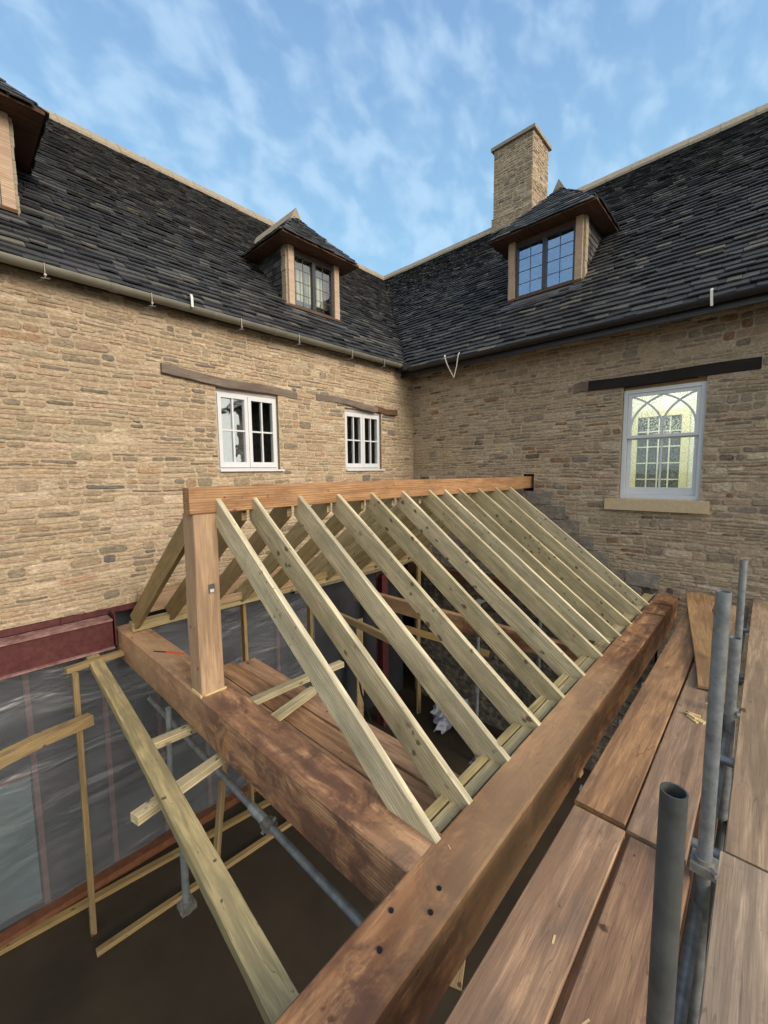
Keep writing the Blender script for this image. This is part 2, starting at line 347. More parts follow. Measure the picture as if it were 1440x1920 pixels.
def timber(name, p0, p1, wd, dp, mat, parent=None, up=(0, 0, 1), warp=.0025, ch=.004, k0=0., k1=0., wane=0., split=0.12):
    """a sawn timber from p0 to p1 (centre line); local X is the grain. k0,k1 shear the end cuts, wane eats the lower-right arris."""
    p0 = Vector(p0); p1 = Vector(p1); L = (p1 - p0).length; F = frame_of(p0, p1, up)
    n = max(2, int(L / split)); hw, hd = wd / 2, dp / 2; rnd = random.Random(int(abs(p0.x * 7919 + p0.y * 104729 + p1.z * 1299709 + p1.x * 331) * 100) % 65521 + len(name))
    prof = [(-hw, -hd + ch), (-hw + ch, -hd), (hw - ch, -hd), (hw, -hd + ch), (hw, hd - ch), (hw - ch, hd), (-hw + ch, hd), (-hw, hd - ch)]
    ph = [rnd.uniform(0, 6.28) for _ in range(8)]
    vs = []; fs = []
    for i in range(n + 1):
        t = i / n; x = t * L
        bow = warp * 2 * math.sin(math.pi * t + ph[0]) ; bz = warp * 1.5 * math.sin(2.2 * t * 3.14 + ph[1])
        wn_ = wane * (.55 + .45 * math.sin(x * 2.1 + ph[2]) + .35 * math.sin(x * 5.3 + ph[3]) + .2 * rnd.uniform(-1, 1)) if wane else 0
        for j, (a, b) in enumerate(prof):
            if wane and j in (2, 3):
                a2 = a - max(wn_, 0) * (1 if j == 2 else .12); b2 = b + max(wn_, 0) * (1.1 if j == 3 else 0)
            else: a2, b2 = a, b
            xs = x + (k0 * b if i == 0 else 0) + (k1 * b if i == n else 0)
            vs.append((xs, a2 + bow + rnd.uniform(-1, 1) * warp * .25, b2 + bz + rnd.uniform(-1, 1) * warp * .25))
    for i in range(n):
        for j in range(8): fs.append((i * 8 + j, i * 8 + (j + 1) % 8, (i + 1) * 8 + (j + 1) % 8, (i + 1) * 8 + j))
    fs.append(tuple(range(7, -1, -1))); fs.append(tuple(n * 8 + j for j in range(8)))
    # drop interior rings that a sheared end would cross
    me = bpy.data.meshes.new(name)
    for i in (1, 2, n - 1, n - 2):
        if 0 < i < n:
            for j in range(8):
                b = prof[j][1]; lo = k0 * b; hi = L + k1 * b; v = vs[i * 8 + j]
                vs[i * 8 + j] = (lo + (hi - lo) * i / n, v[1], v[2])
    me.from_pydata(vs, [], fs); me.materials.append(mat)
    o = bpy.data.objects.new(name, me); o.matrix_basis = Matrix.Translation(p0) @ F.to_4x4()
    return link(o, parent)

# ---- rubble walls -------------------------------------------------------
def pal(rnd, cols):
    r = rnd.random() * sum(w for w, _ in cols)
    for w_, c in cols:
        r -= w_
        if r <= 0: break
    k = rnd.uniform(.86, 1.12); return tuple(min(x * k * rnd.uniform(.97, 1.03), .8) for x in c)
PAL_A = [(6, (.55, .44, .315)), (3, (.47, .385, .28)), (2.5, (.61, .50, .37)), (2.0, (.36, .305, .235)), (.8, (.27, .24, .20)), (2.2, (.70, .60, .46)), (1.0, (.52, .37, .25)), (.3, (.21, .20, .19))]
PAL_B = [(6, (.46, .385, .295)), (3.5, (.39, .335, .265)), (2, (.52, .445, .35)), (2.5, (.30, .265, .22)), (1.2, (.25, .235, .215)), (1.6, (.58, .51, .42)), (.8, (.27, .165, .10)), (.25, (.13, .10, .085))]
MORT_A = (.66, .55, .41); MORT_B = (.54, .465, .375)
def rubble(mb, u0, u1, z0, z1, holes, mp, cols, mort, seed, hmin=.075, hmax=.135, lmin=.12, lmax=.40, dmax=.0105, qu=None):
    rnd = random.Random(seed)
    # mortar sheet, cut around the holes
    us = sorted({u0, u1, *[h[i] for h in holes for i in (0, 1) if u0 < h[i] < u1]}); zs = sorted({z0, z1, *[h[i] for h in holes for i in (2, 3) if z0 < h[i] < z1]})
    for a, b in zip(us, us[1:]):
        for c, d in zip(zs, zs[1:]):
            uc, zc_ = (a + b) / 2, (c + d) / 2
            if any(h[0] < uc < h[1] and h[2] < zc_ < h[3] for h in holes): continue
            mb.face([mp(a, c, 0), mp(b, c, 0), mp(b, d, 0), mp(a, d, 0)], mort)
    def wob(u, z): return .010 * math.sin(u * 1.7 + z * 3) + .006 * math.sin(u * 4.1 + z * 7 + 1) + .003 * math.sin(u * 9.7 - z * 11)
    def stone_(a, b, c, d):
        for h in holes:
            if a < h[1] and b > h[0] and c < h[3] and d > h[2]:
                opts = [(a, min(b, h[0] - .004), c, d), (max(a, h[1] + .004), b, c, d), (a, b, c, min(d, h[2] - .003)), (a, b, max(c, h[3] + .003), d)]
                opts = [o for o in opts if o[1] - o[0] > .04 and o[3] - o[2] > .025]
                if not opts: return
                a, b, c, d = max(opts, key=lambda o: (o[1] - o[0]) * (o[3] - o[2]))
        if any(a < h[1] and b > h[0] and c < h[3] and d > h[2] for h in holes): return
        j = rnd.uniform(.003, .0075); a += j; b -= j; c += rnd.uniform(.003, .009); d -= rnd.uniform(.003, .009)
        W, H = b - a, d - c
        if W < .03 or H < .016: return
        q = min(.02, H * .3); g = lambda s_=.005: rnd.uniform(-s_, s_)
        out = [(a + g(), c + q), (a + q, c + g()), ((a * 2 + b) / 3, c + g(.006)), ((a + 2 * b) / 3, c + g(.006)), (b - q, c + g()), (b + g(), c + q), (b + g(), d - q), (b - q, d + g()),
               ((a + 2 * b) / 3, d + g(.006)), ((a * 2 + b) / 3, d + g(.006)), (a + q, d + g()), (a + g(), d - q)]
        out = [(u, z + wob(u, z)) for u, z in out]
        dd = rnd.uniform(.003, dmax); mu, mz = (a + b) / 2, (c + d) / 2 + wob((a + b) / 2, c)
        ins = min(.012, H * .2)
        inn = [(u + (mu - u) * min(1, ins / max(abs(u - mu), .01)) * .9, z + (mz - z) * ins / max(H / 2, .01) * .9) for u, z in out]
        tl, tb = g(dmax * .35), g(dmax * .35)
        vs = [mp(u, z, -.002) for u, z in out] + [mp(u, z, dd + tl * (u - mu) / W * 2 + tb * (z - mz) / H * 2 + g(.0015)) for u, z in inn] + [mp(mu + g(.02), mz, dd + rnd.uniform(0, .004))]
        n = 12; fs = [(k, (k + 1) % n, n + (k + 1) % n, n + k) for k in range(n)] + [(n + k, n + (k + 1) % n, 2 * n) for k in range(n)]
        mb.raw(vs, fs, pal(rnd, cols))
    z = z0
    while z < z1 - .02:
        H = rnd.uniform(hmin, hmax)
        if z + H > z1 - .03: H = z1 - z
        u = u0 - rnd.uniform(0, .2)
        while u < u1:
            seg = rnd.uniform(.35, 1.3); ue = min(u + seg, u1)
            if u1 - ue < .1: ue = u1
            r = rnd.random(); parts = 1 if (r < .4 and H < .13) else (2 if r < .93 or H < .12 else 3)
            if H < .07: parts = 1
            cuts = [0] + sorted(rnd.uniform(i / parts - .1, i / parts + .1) for i in range(1, parts)) + [1]
            for i in range(parts):
                za_, zb_ = z + H * cuts[i], z + H * cuts[i + 1]; x = max(u, u0)
                while x < ue - .001:
                    l = rnd.uniform(lmin, lmax) * (.75 if rnd.random() < .3 else 1); xe = x + l
                    if ue - xe < .09: xe = ue
                    stone_(x, xe, za_, zb_); x = xe
            u = ue if ue > u else u + .01
            if ue >= u1: break
        z += H
def reveal(mb, hole, mp, depth, c):
    a, b, z0, z1 = hole
    mb.face([mp(a, z0, 0), mp(a, z1, 0), mp(a, z1, -depth), mp(a, z0, -depth)], c)
    mb.face([mp(b, z0, -depth), mp(b, z1, -depth), mp(b, z1, 0), mp(b, z0, 0)], c)
    mb.face([mp(a, z1, 0), mp(b, z1, 0), mp(b, z1, -depth), mp(a, z1, -depth)], c)
    mb.face([mp(a, z0, 0), mp(a, z0, -depth), mp(b, z0, -depth), mp(b, z0, 0)], c)
# ---- slating ------------------------------------------------------------
SL = [(6, (.052, .056, .062)), (3, (.038, .042, .048)), (2.4, (.078, .082, .085)), (1.3, (.11, .11, .105)), (.3, (.14, .135, .115)), (1.5, (.024, .026, .032))]
def slates(mb, O, U, S, L, urange, seed, g0=.128, g1=.082, wmin=.12, wmax=.32, th=.025, skip=None):
    O = Vector(O); U = Vector(U).normalized(); S = Vector(S).normalized(); N = U.cross(S)
    if N.z < 0: N = -N
    rnd = random.Random(seed); s = -.03; k = 0
    while s < L - .02:
        t = max(s, 0) / L; g = g0 + (g1 - g0) * t; ln = g * 1.75
        ua, ub = urange(max(s, 0)); u = ua - rnd.uniform(0, wmax)
        while u < ub:
            wd = rnd.uniform(wmin, wmax) * (1.1 - .35 * t); v = u + wd; a0, b0 = max(u, ua), min(v, ub)
            if b0 - a0 > .02:
                se = min(s + ln, L); ta, tb = urange(se); a1, b1 = max(a0, ta), min(b0, tb)
                if not (skip and skip((a0 + b0) / 2, s + g * .6)) and b1 > a1:
                    j0, j1 = rnd.uniform(-.014, .014), rnd.uniform(-.014, .014); lift = th * rnd.uniform(1.6, 2.4); hh = th * rnd.uniform(.6, 1.0); tw = rnd.uniform(-.004, .004)
                    gp = .0025
                    P = lambda uu, ss, nn: O + U * uu + S * ss + N * nn
                    m_ = (a0 + b0) / 2; jm = rnd.uniform(-.01, .01)
                    lo = [P(a0 + gp, s + j0, lift - hh - tw), P(m_, s + jm, lift - hh), P(b0 - gp, s + j1, lift - hh + tw), P(b1 - gp, se, -.004), P(a1 + gp, se, -.004)]
                    hi = [P(a0 + gp, s + j0 + .002, lift - tw), P(m_, s + jm, lift + .001), P(b0 - gp, s + j1 + .002, lift + tw), P(b1 - gp, se, .004), P(a1 + gp, se, .004)]
                    mb.hexa(lo, hi, pal(rnd, SL))
            u = v
        s += g * rnd.uniform(.96, 1.04); k += 1
# ------------------------------------------------------------------ ground
g = MB(); g.face([(-900, -900, -4.95), (900, -900, -4.95), (900, 900, -4.95), (-900, 900, -4.95)]); meta(g.build('ground', M['earth'], origin=(0, 0, -4.95)), kind='structure')
g = MB(); g.box((-11, -4.9, -4.99), (0, .5, -4.85)); meta(g.build('floor', M['floor']), kind='structure')

# ------------------------------------------------------------------ house
house = thing('stone_house', 'L-shaped honey stone house with dark slate roof, dormers and one tall chimney', 'house', (0, 0, -4.9))
mA = lambda u, z, d: (u, -d, z)
mB_ = lambda u, z, d: (-d, u, z)
A1 = (-4.20, -3.24, .05, 1.17); A2 = (-1.90, -.97, .045, 1.12); WB = (-4.84, -3.885, -.43, 1.18)
XL = -10.5; YL = -7.3
wa = MB(); holesA = [A1, A2]
rubble(wa, XL, 0, -1.53, 2.03, holesA, mA, PAL_A, MORT_A, 11)
wa.face([(-3.05, -.001, -1.95), (0, -.001, -1.95), (0, -.001, -1.53), (-3.05, -.001, -1.53)], MORT_B)
wa.face([mA(XL, -1.53, 0), mA(0, -1.53, 0), mA(0, -1.53, -.4), mA(XL, -1.53, -.4)], (.1, .08, .06))
wa.face([(XL, 0, 2.03), (0, 0, 2.03), (0, .4, 2.03), (XL, .4, 2.03)], MORT_A)
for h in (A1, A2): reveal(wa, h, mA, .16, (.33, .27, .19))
wallA = wa.build('wall', M['stone'], house); wallA['label'] = 'warm honey coloured rubble wall under the grey gutter'
wb = MB(); holesB = [WB, (-5.35, -3.19, 1.175, 1.315), (-2.60, -2.42, -.36, -.07)]
rubble(wb, YL, 0, -1.95, 2.02, holesB, mB_, PAL_B, MORT_B, 23, dmax=.012, lmin=.12, lmax=.36)
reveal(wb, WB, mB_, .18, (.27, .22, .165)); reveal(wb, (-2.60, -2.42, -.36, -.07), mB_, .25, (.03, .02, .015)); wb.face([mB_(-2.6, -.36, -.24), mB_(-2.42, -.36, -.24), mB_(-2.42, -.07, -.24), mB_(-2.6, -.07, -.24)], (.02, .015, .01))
wb.face([(0, YL, -4.9), (0, -4.47, -4.9), (0, -4.47, -1.95), (0, YL, -1.95)], MORT_B)
wallB = wb.build('wall', M['stone'], house); wallB['label'] = 'greyer brown rubble wall with the arched sash window'
# exposed concrete blocks under the new roof line on the right-hand wall
bl = MB(); rb = random.Random(5)
bl.box((-.008, -4.44, -4.85), (.05, -.02, -1.7), (.06, .058, .055))
zz = -4.85; row = 0
def roofz(y): return -.14 - .73 * abs(y + 2.3)
while zz < -.3:
    y = -4.46 + (.22 if row % 2 else 0)
    while y < -.3:
        top = zz + .215; mid = y + .22
        if top - .06 < roofz(mid) + .06 and y > -4.47:
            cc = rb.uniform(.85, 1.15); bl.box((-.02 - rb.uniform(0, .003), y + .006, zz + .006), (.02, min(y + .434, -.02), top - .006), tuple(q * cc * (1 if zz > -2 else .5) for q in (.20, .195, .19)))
        y += .44
    zz += .225; row += 1
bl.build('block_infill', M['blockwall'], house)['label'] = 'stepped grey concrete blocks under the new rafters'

# roofs ---------------------------------------------------------------
YE, ZE, XE = -.15, 2.05, -.42
PX_, PY_, PZ_ = 3.3, 3.84, 6.04
kA = (PZ_ - ZE) / (PY_ - YE); kB = (PZ_ - (ZE - .07)) / (PX_ - XE)
SA = Vector((0, 1, kA)).normalized(); SB = Vector((1, 0, kB)).normalized()
LA = (PY_ - YE) * math.hypot(1, kA); LB = (PX_ - XE) * math.hypot(1, kB)
def xv(s): return XE + (s / LA) * (PX_ - XE)         # valley position on roof A
def yv(s): return YE + (s / LB) * (PY_ - YE)         # valley position on roof B
DA = [(-2.6, -1.5), (-7.13, -6.03)]; DB = [(-3.08, -1.82)]
def skA(u, s):
    y = YE + s * SA.y
    return any(a + .03 < u < b - .03 and y > .5 and y < 1.62 for a, b in DA)
def skB(u, s):
    x = XE + s * SB.x
    return any(a + .03 < u < b - .03 and .48 < x < 1.58 for a, b in DB)
ra = MB(); slates(ra, (0, YE, ZE), (1, 0, 0), SA, LA, lambda s: (XL, xv(s) + .01), 31, skip=skA)
def undA(x, y): return (x, y, ZE + (y - YE) * kA - .012)
ra.face([undA(XL, YE + .02), undA(XE, YE + .02), undA(PX_, PY_), undA(XL, PY_)], (.02, .02, .02))
ra.face([(XL, PY_ + .02, PZ_), (PX_, PY_ + .02, PZ_), (PX_ + 4.0, 7.83, ZE), (XL, 7.83, ZE)], (.05, .052, .055))
roofA = ra.build('roof', M['slate'], house); roofA['label'] = 'dark stone-slated slope above the honey wall'
rbm = MB(); slates(rbm, (XE, 0, ZE - .07), (0, 1, 0), SB, LB, lambda s: (YL, yv(s) - .01), 37, skip=skB)
def undB(x, y): return (x, y, ZE - .07 + (x - XE) * kB - .012)
rbm.face([undB(XE + .02, YL), undB(PX_, YL), undB(PX_, PY_), undB(XE + .02, YE)], (.02, .02, .02))
rbm.face([(PX_ + .02, YL, PZ_), (PX_ + 4.0, YL, ZE), (PX_ + 4.0, 7.83, ZE), (PX_ + .02, PY_, PZ_)], (.05, .052, .055))
roofB = rbm.build('roof', M['slate'], house); roofB['label'] = 'dark stone-slated slope above the greyer wall'
# back walls close the volume
bw = MB(); bw.face([(XL, 7.6, -4.9), (7.1, 7.6, -4.9), (7.1, 7.6, 2.2), (XL, 7.6, 2.2)], MORT_A); bw.face([(7.1, YL, -4.9), (7.1, 7.6, -4.9), (7.1, 7.6, 2.2), (7.1, YL, 2.2)], MORT_B)
bw.face([(0, YL, -4.9), (7.1, YL, -4.9), (7.1, YL, 2.1), (PX_, YL, PZ_), (0, YL, 2.1)], MORT_B); bw.face([(XL, 0, -4.9), (XL, 7.6, -4.9), (XL, 7.6, 2.1), (XL, PY_, PZ_), (XL, 0, 2.1)], MORT_A)
bw.build('wall', M['stone'], house)['label'] = 'plain rear and end walls of the house'
# lead valley strip
vl = MB(); d = Vector((PX_ - XE, PY_ - YE, 0)).normalized(); 
# ridge tiles: angular stone sections
def ridge_run(p0, p1, parent, n, seed, hw=.17, rise=.13, th=.035):
    rnd = random.Random(seed); p0 = Vector(p0); p1 = Vector(p1); T = (p1 - p0); L = T.length; T.normalize(); W = T.cross(Vector((0, 0, 1))).normalized(); Z = Vector((0, 0, 1)); mb = MB()
    for i in range(n):
        a = p0 + T * (L * i / n + .004); b = p0 + T * (L * (i + 1) / n - .004); dz = rnd.uniform(-.004, .004); c = None
        o = [(-hw, -.15), (0, rise * .25), (hw, -.15)]; q = [(hw, -.15 + th * 1.4), (0, rise * .25 + th * 1.5), (-hw, -.15 + th * 1.4)]
        pr = o + q
        va = [a + W * x + Z * (z + dz + .03) for x, z in pr]; vb = [b + W * x + Z * (z + dz + .03) for x, z in pr]
        mb.raw(va + vb, [(0, 1, 4, 5), (1, 2, 3, 4), (11, 10, 7, 6), (10, 9, 8, 7)] + [(k, 6 + k, 6 + (k + 1) % 6, (k + 1) % 6) for k in range(6)])
        # mortar joint collar
        j = b + T * .004; mb.raw([j + W * x * 1.02 + Z * (z + .036) - T * .012 for x, z in pr] + [j + W * x * 1.02 + Z * (z + .036) + T * .012 for x, z in pr], [(0, 1, 4, 5), (1, 2, 3, 4), (11, 10, 7, 6), (10, 9, 8, 7)] + [(k, 6 + k, 6 + (k + 1) % 6, (k + 1) % 6) for k in range(6)])
    return mb.build('ridge_tiles', M['coping'], parent)
ridge_run((XL, PY_, PZ_ + .02), (PX_ + .05, PY_, PZ_ + .02), roofA, 30, 1)
ridge_run((PX_, PY_ + .02, PZ_ + .02), (PX_, YL, PZ_ + .02), roofB, 24, 2)

# chimney -----------------------------------------------------------------
ch = MB(); cx0, cx1, cy0, cy1, cz = 3.17, 4.05, -1.04, -.04, 7.83
cp = [(w_, tuple(x * .78 for x in c)) for w_, c in PAL_A]
for base, e in (((5.0, 6.25), .03), ((6.25, cz), 0)):
    z0, z1 = base
    rubble(ch, cy0 - e, cy1 + e, z0, z1, [], lambda u, z, d, e=e: (cx0 - e - d, u, z), cp, MORT_A, 41, lmax=.3)
    rubble(ch, cx0 - e, cx1 + e, z0, z1, [], lambda u, z, d, e=e: (u, cy0 - e - d, z), cp, MORT_A, 43, lmax=.3)
    rubble(ch, cx0 - e, cx1 + e, z0, z1, [], lambda u, z, d, e=e: (u, cy1 + e + d, z), cp, MORT_A, 44, lmax=.3)
    rubble(ch, cy0 - e, cy1 + e, z0, z1, [], lambda u, z, d, e=e: (cx1 + e + d, u, z), cp, MORT_A, 45, lmax=.3)
ch.face([(cx0 - .03, cy0 - .03, 6.25), (cx1 + .03, cy0 - .03, 6.25), (cx1 + .03, cy1 + .03, 6.25), (cx0 - .03, cy1 + .03, 6.25)], MORT_A)
chim = ch.build('chimney', M['stone'], roofB)
cc_ = MB(); cc_.box((cx0 - .06, cy0 - .06, cz), (cx1 + .06, cy1 + .06, cz + .075)); cap = cc_.build('chimney_cap', M['coping'], roofB)

# gutters --------------------------------------------------------------------
def gutter(mb, p0, p1, r, out, n=10):
    p0 = Vector(p0); p1 = Vector(p1); out = Vector(out); Z = Vector((0, 0, 1)); ring = []
    for q in (p0, p1):
        ring.append([q + out * math.cos(math.pi + math.pi * k / n) * r * -1 + Z * math.sin(math.pi + math.pi * k / n) * r for k in range(n + 1)] + [q + out * math.cos(math.pi + math.pi * k / n) * (r - .006) * -1 + Z * math.sin(math.pi + math.pi * k / n) * (r - .006) for k in range(n, -1, -1)])
    m_ = len(ring[0]); mb.raw(ring[0] + ring[1], [(k, (k + 1) % m_, m_ + (k + 1) % m_, m_ + k) for k in range(m_)])
    for e in (0, 1): mb.raw(ring[e][:n + 1], [tuple(range(n + 1)) if e else tuple(range(n, -1, -1))])
gm = MB(); gutter(gm, (XL, -.185, 2.035), (-.62, -.185, 2.035), .066, (0, -1, 0))
x = -9.4
while x < -.8: gutter(gm, (x, -.185, 2.035), (x + .07, -.185, 2.035), .071, (0, -1, 0)); x += 2.0
gut = gm.build('gutter', M['gutterstone'], house, smooth=True); gut['label'] = 'grey half-round gutter along the honey wall'
for x in (-7.6, -6.8, -5.96, -5.01, -3.92, -3.0, -1.93, -1.14):
    hk = MB(); hk.tube([(x, -.255, 2.04), (x, -.257, 1.99), (x, -.252, 1.90), (x - .03, -.22, 1.885), (x - .06, -.16, 1.88)], .006, 6); hk.tube([(x, -.265, 1.93), (x, -.235, 1.925)], .012, 8)
    hk.tube([(x - .035, -.25, 1.895), (x + .035, -.25, 1.905)], .005, 6); hk.build('gutter_hook', M['hook'], gut)
gm = MB(); gutter(gm, (-.47, YL, 1.975), (-.47, -.30, 1.975), .065, (-1, 0, 0))
gut2 = gm.build('gutter', M['gutterblack'], house, smooth=True); gut2['label'] = 'black gutter under the right-hand eaves'
fb = MB(); fb.box((-.40, YL, 1.84), (-.375, -.02, 2.0)); fb.box((-.375, YL, 1.985), (-.02, -.02, 2.0)); fb.build('fascia', M['gutterblack'], house)
fb = MB()
fb.box((XL, -.105, 1.985), (-.4, -.09, 2.03)); fb.box((XL, -.09, 2.01), (-.4, -.002, 2.03)); fb.build('fascia', M['gutterblack'], house)  # black of this strip stands in for the shadow below the grey gutter
vb = MB(); vb.raw([(-.62, -.26, 1.93), (-.40, -.26, 1.93), (-.40, -.08, 1.93), (-.62, -.08, 1.93), (-.62, -.26, 2.06), (-.38, -.26, 2.10), (-.38, -.08, 2.12), (-.62, -.08, 2.06)], [(0, 3, 2, 1), (4, 5, 6, 7), (0, 1, 5, 4), (1, 2, 6, 5), (2, 3, 7, 6), (3, 0, 4, 7)]); vb.build('gutter_junction', M['gutterblack'], house)
# white strap ends hanging at the eaves
def strap(pts, wdir, hw, label):
    mb = MB(); W = Vector(wdir) * hw; P = [Vector(p) for p in pts]
    for a, b in zip(P, P[1:]):
        t = (b - a).normalized(); nn = t.cross(Vector(wdir)).normalized() * .002
        mb.hexa([a - W - nn, a + W - nn, b + W - nn, b - W - nn], [a - W + nn, a + W + nn, b + W + nn, b - W + nn])
    return meta(mb.build('strap', M['strap']), label, 'strap', 'white strap ends at the eaves')
strap([(-4.50, -.02, 2.24), (-4.52, -.10, 2.215), (-4.55, -.22, 2.17), (-4.565, -.275, 2.11), (-4.57, -.285, 2.0)], (1, 0, 0), .014, 'white strap curling over the grey gutter below the slates')
strap([(-.50, -1.14, 2.05), (-.545, -1.16, 2.01), (-.55, -1.22, 1.86), (-.54, -1.34, 1.64)], (0, 1, .4), .012, 'slanting white strap hanging from the black gutter near the corner')
strap([(-.50, -1.44, 2.04), (-.545, -1.44, 1.99), (-.545, -1.41, 1.8), (-.54, -1.35, 1.62)], (0, 1, 0), .009, 'thin upright white strap meeting the slanting one at its tip')
strap([(-.50, -4.88, 2.08), (-.545, -4.88, 2.05), (-.55, -4.885, 1.94), (-.55, -4.89, 1.87)], (0, 1, 0), .013, 'short white strap on the black eaves above the arched window')

# lintels --------------------------------------------------------------------
l1 = timber('lintel', (-4.88, .042, 1.262), (-2.89, .042, 1.185), .155, .115, M['lintel'], house, warp=.012, ch=.008); l1['label'] = 'long grey timber lintel'
l2 = timber('lintel', (-2.52, .042, 1.235), (-1.12, .042, 1.165), .155, .105, M['lintel'], house, warp=.012, ch=.008); l2['label'] = 'brown timber lintel over the smaller window'
l2b = timber('lintel', (-1.13, .040, 1.167), (-.56, .040, 1.13), .158, .115, M['soffit'], house, warp=.01, ch=.014); l2b['label'] = 'darker broken end of the brown lintel'
l3 = timber('lintel', (.045, -3.42, 1.243), (.045, -5.34, 1.243), .16, .14, M['black'], house, warp=.006); l3['label'] = 'black timber lintel over the arched window'
l4 = timber('lintel', (.046, -3.20, 1.243), (.046, -3.42, 1.243), .16, .14, M['lintel'], house, warp=.008); l4['label'] = 'bare brown end of the black lintel'

# white casement windows ---------------------------------------------------------
def bars(mb, u0, u1, z0, z1, wst, d0, d1, mp, bot=None):
    bot = bot or wst
    def bx(a, b, c, d): 
        mb.box(mp(a, c, d0), mp(b, d, d1))
    bx(u0, u0 + wst, z0, z1); bx(u1 - wst, u1, z0, z1); bx(u0 + wst, u1 - wst, z0, z0 + bot); bx(u0 + wst, u1 - wst, z1 - wst, z1)
def casement(h, mp, glassmats, splits=(.5,), slim=False):
    u0, u1, z0, z1 = h; fr = MB(); d0, d1 = -.13, -.055
    z1f = z1 - .055
    bars(fr, u0 + .002, u1 - .002, z0, z1f, .028, d0, d1, mp)
    win = fr.build('window', M['paint'], house)
    hb = MB(); hb.box(mp(u0 + .002, z1f + .001, d0), mp(u1 - .002, z1 + .02, d1 + .012)); hb.build('head_board', M['pinkhead'], win)
    um = (u0 + u1) / 2; cz0, cz1 = z0 + .03, z1f - .03
    for i, (a, b) in enumerate(((u0 + .032, um - .003), (um + .003, u1 - .032))):
        c = MB(); bars(c, a, b, cz0, cz1, .05, -.105, -.035, mp, .075)
        gm_ = (a + b) / 2; zm = (cz0 + .075 + cz1 - .05) / 2
        c.box(mp(gm_ - .011, cz0 + .07, -.09), mp(gm_ + .011, cz1 - .045, -.047)); c.box(mp(a + .045, zm - .011, -.0895), mp(gm_ - .0115, zm + .011, -.0475)); c.box(mp(gm_ + .0115, zm - .011, -.0895), mp(b - .045, zm + .011, -.0475))
        cs = c.build('casement', M['paint'], win)
        p = MB(); p.box(mp(a + .046, cz0 + .071, -.076), mp(b - .046, cz1 - .046, -.070)); p.build('pane', M[glassmats[i]], win)
    s = MB(); s.box(mp(u0 - .0, z0 - .028, -.14), mp(u1 + .05, z0 - .001, .045)); s.build('sill', M['paint'], win)
    # dark room behind
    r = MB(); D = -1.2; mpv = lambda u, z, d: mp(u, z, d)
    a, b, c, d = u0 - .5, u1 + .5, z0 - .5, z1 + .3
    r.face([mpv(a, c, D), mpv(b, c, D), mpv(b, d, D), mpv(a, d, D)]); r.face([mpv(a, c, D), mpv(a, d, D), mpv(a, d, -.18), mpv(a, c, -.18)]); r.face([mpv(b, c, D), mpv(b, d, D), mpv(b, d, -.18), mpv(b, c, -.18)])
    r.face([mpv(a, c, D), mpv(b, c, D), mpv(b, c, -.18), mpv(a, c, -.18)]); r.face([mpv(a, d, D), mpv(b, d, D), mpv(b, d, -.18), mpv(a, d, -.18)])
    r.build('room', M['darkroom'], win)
    return win
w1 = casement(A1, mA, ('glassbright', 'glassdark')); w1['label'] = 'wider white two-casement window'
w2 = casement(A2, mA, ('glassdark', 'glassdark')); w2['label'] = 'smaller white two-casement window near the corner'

# arched sash window ---------------------------------------------------------------
u0, u1, z0, z1 = WB; fr = MB()
def bxB(mb, a, b, c, d, e, f): mb.box(mB_(a, c, e), mB_(b, d, f))
bars(fr, u0 + .003, u1 - .003, z0, z1 - .06, .052, -.17, -.045, mB_, .06)
sash = fr.build('window', M['paintblue'], house); sash['label'] = 'blue-grey sash window with pointed arched glazing bars, lit inside'
hb = MB(); bxB(hb, u0 + .003, u1 - .003, z1 - .059, z1 + .0, -.17, -.07); hb.build('head_board', M['oakpost'], sash)
zt, zb = z1 - .06 - .052, z0 + .06; zm = .455
lo = MB(); bars(lo, u0 + .058, u1 - .058, zb + .002, zm + .01, .05, -.14, -.105, mB_, .10); um = (u0 + u1) / 2
bxB(lo, um - .010, um + .010, zb + .09, zm - .035, -.135, -.11); lo.build('lower_sash', M['paintblue'], sash)
up = MB(); a, b = u0 + .058, u1 - .058; bars(up, a, b, zm - .02, zt - .002, .045, -.10, -.06, mB_, .04)
ai, bi, ci, di = a + .04, b - .04, zm + .018, zt - .045
def arc(mb, fu, tu):      # from the foot at fu rising to the head at tu
    pts = [(fu, ci)] + [(fu + (tu - fu) * (1 - math.cos(k / 16 * 1.08)) / (1 - math.cos(1.08)), ci + (di - ci) * .2 + (di - ci) * .8 * math.sin(k / 16 * 1.08) / math.sin(1.08)) for k in range(17)]
    L_, R_ = [], []
    for i, p in enumerate(pts):
        q0 = pts[max(i - 1, 0)]; q1 = pts[min(i + 1, len(pts) - 1)]; tx, tz = q1[0] - q0[0], q1[1] - q0[1]; l = math.hypot(tx, tz); nx, nz = -tz / l * .0125, tx / l * .0125
        L_.append((p[0] + nx, p[1] + nz)); R_.append((p[0] - nx, p[1] - nz))
    for i in range(len(pts) - 1):
        q = [L_[i], R_[i], R_[i + 1], L_[i + 1]]; q = [(min(max(u_, ai - .004), bi + .004), min(max(v_, ci - .004), di + .004)) for u_, v_ in q]
        mb.hexa([mB_(u_, v_, -.095) for u_, v_ in q], [mB_(u_, v_, -.066) for u_, v_ in q])
um = (ai + bi) / 2
upo = up.build('upper_sash', M['paintblue'], sash)
for i, (f_, t_) in enumerate(((ai, um), (um, ai), (um, bi), (bi, um))):
    t4 = MB(); arc(t4, f_, t_); ob = t4.build('glazing_bar', M['paintblue'], sash); ob.location.x += .0016 * i
p = MB(); bxB(p, a + .04, b - .04, zm + .015, zt - .042, -.086, -.080); p.build('pane', M['glasswet'], sash)
p = MB(); bxB(p, a + .045, b - .045, zb + .09, zm - .035, -.128, -.122); p.build('pane', M['glasslow'], sash)
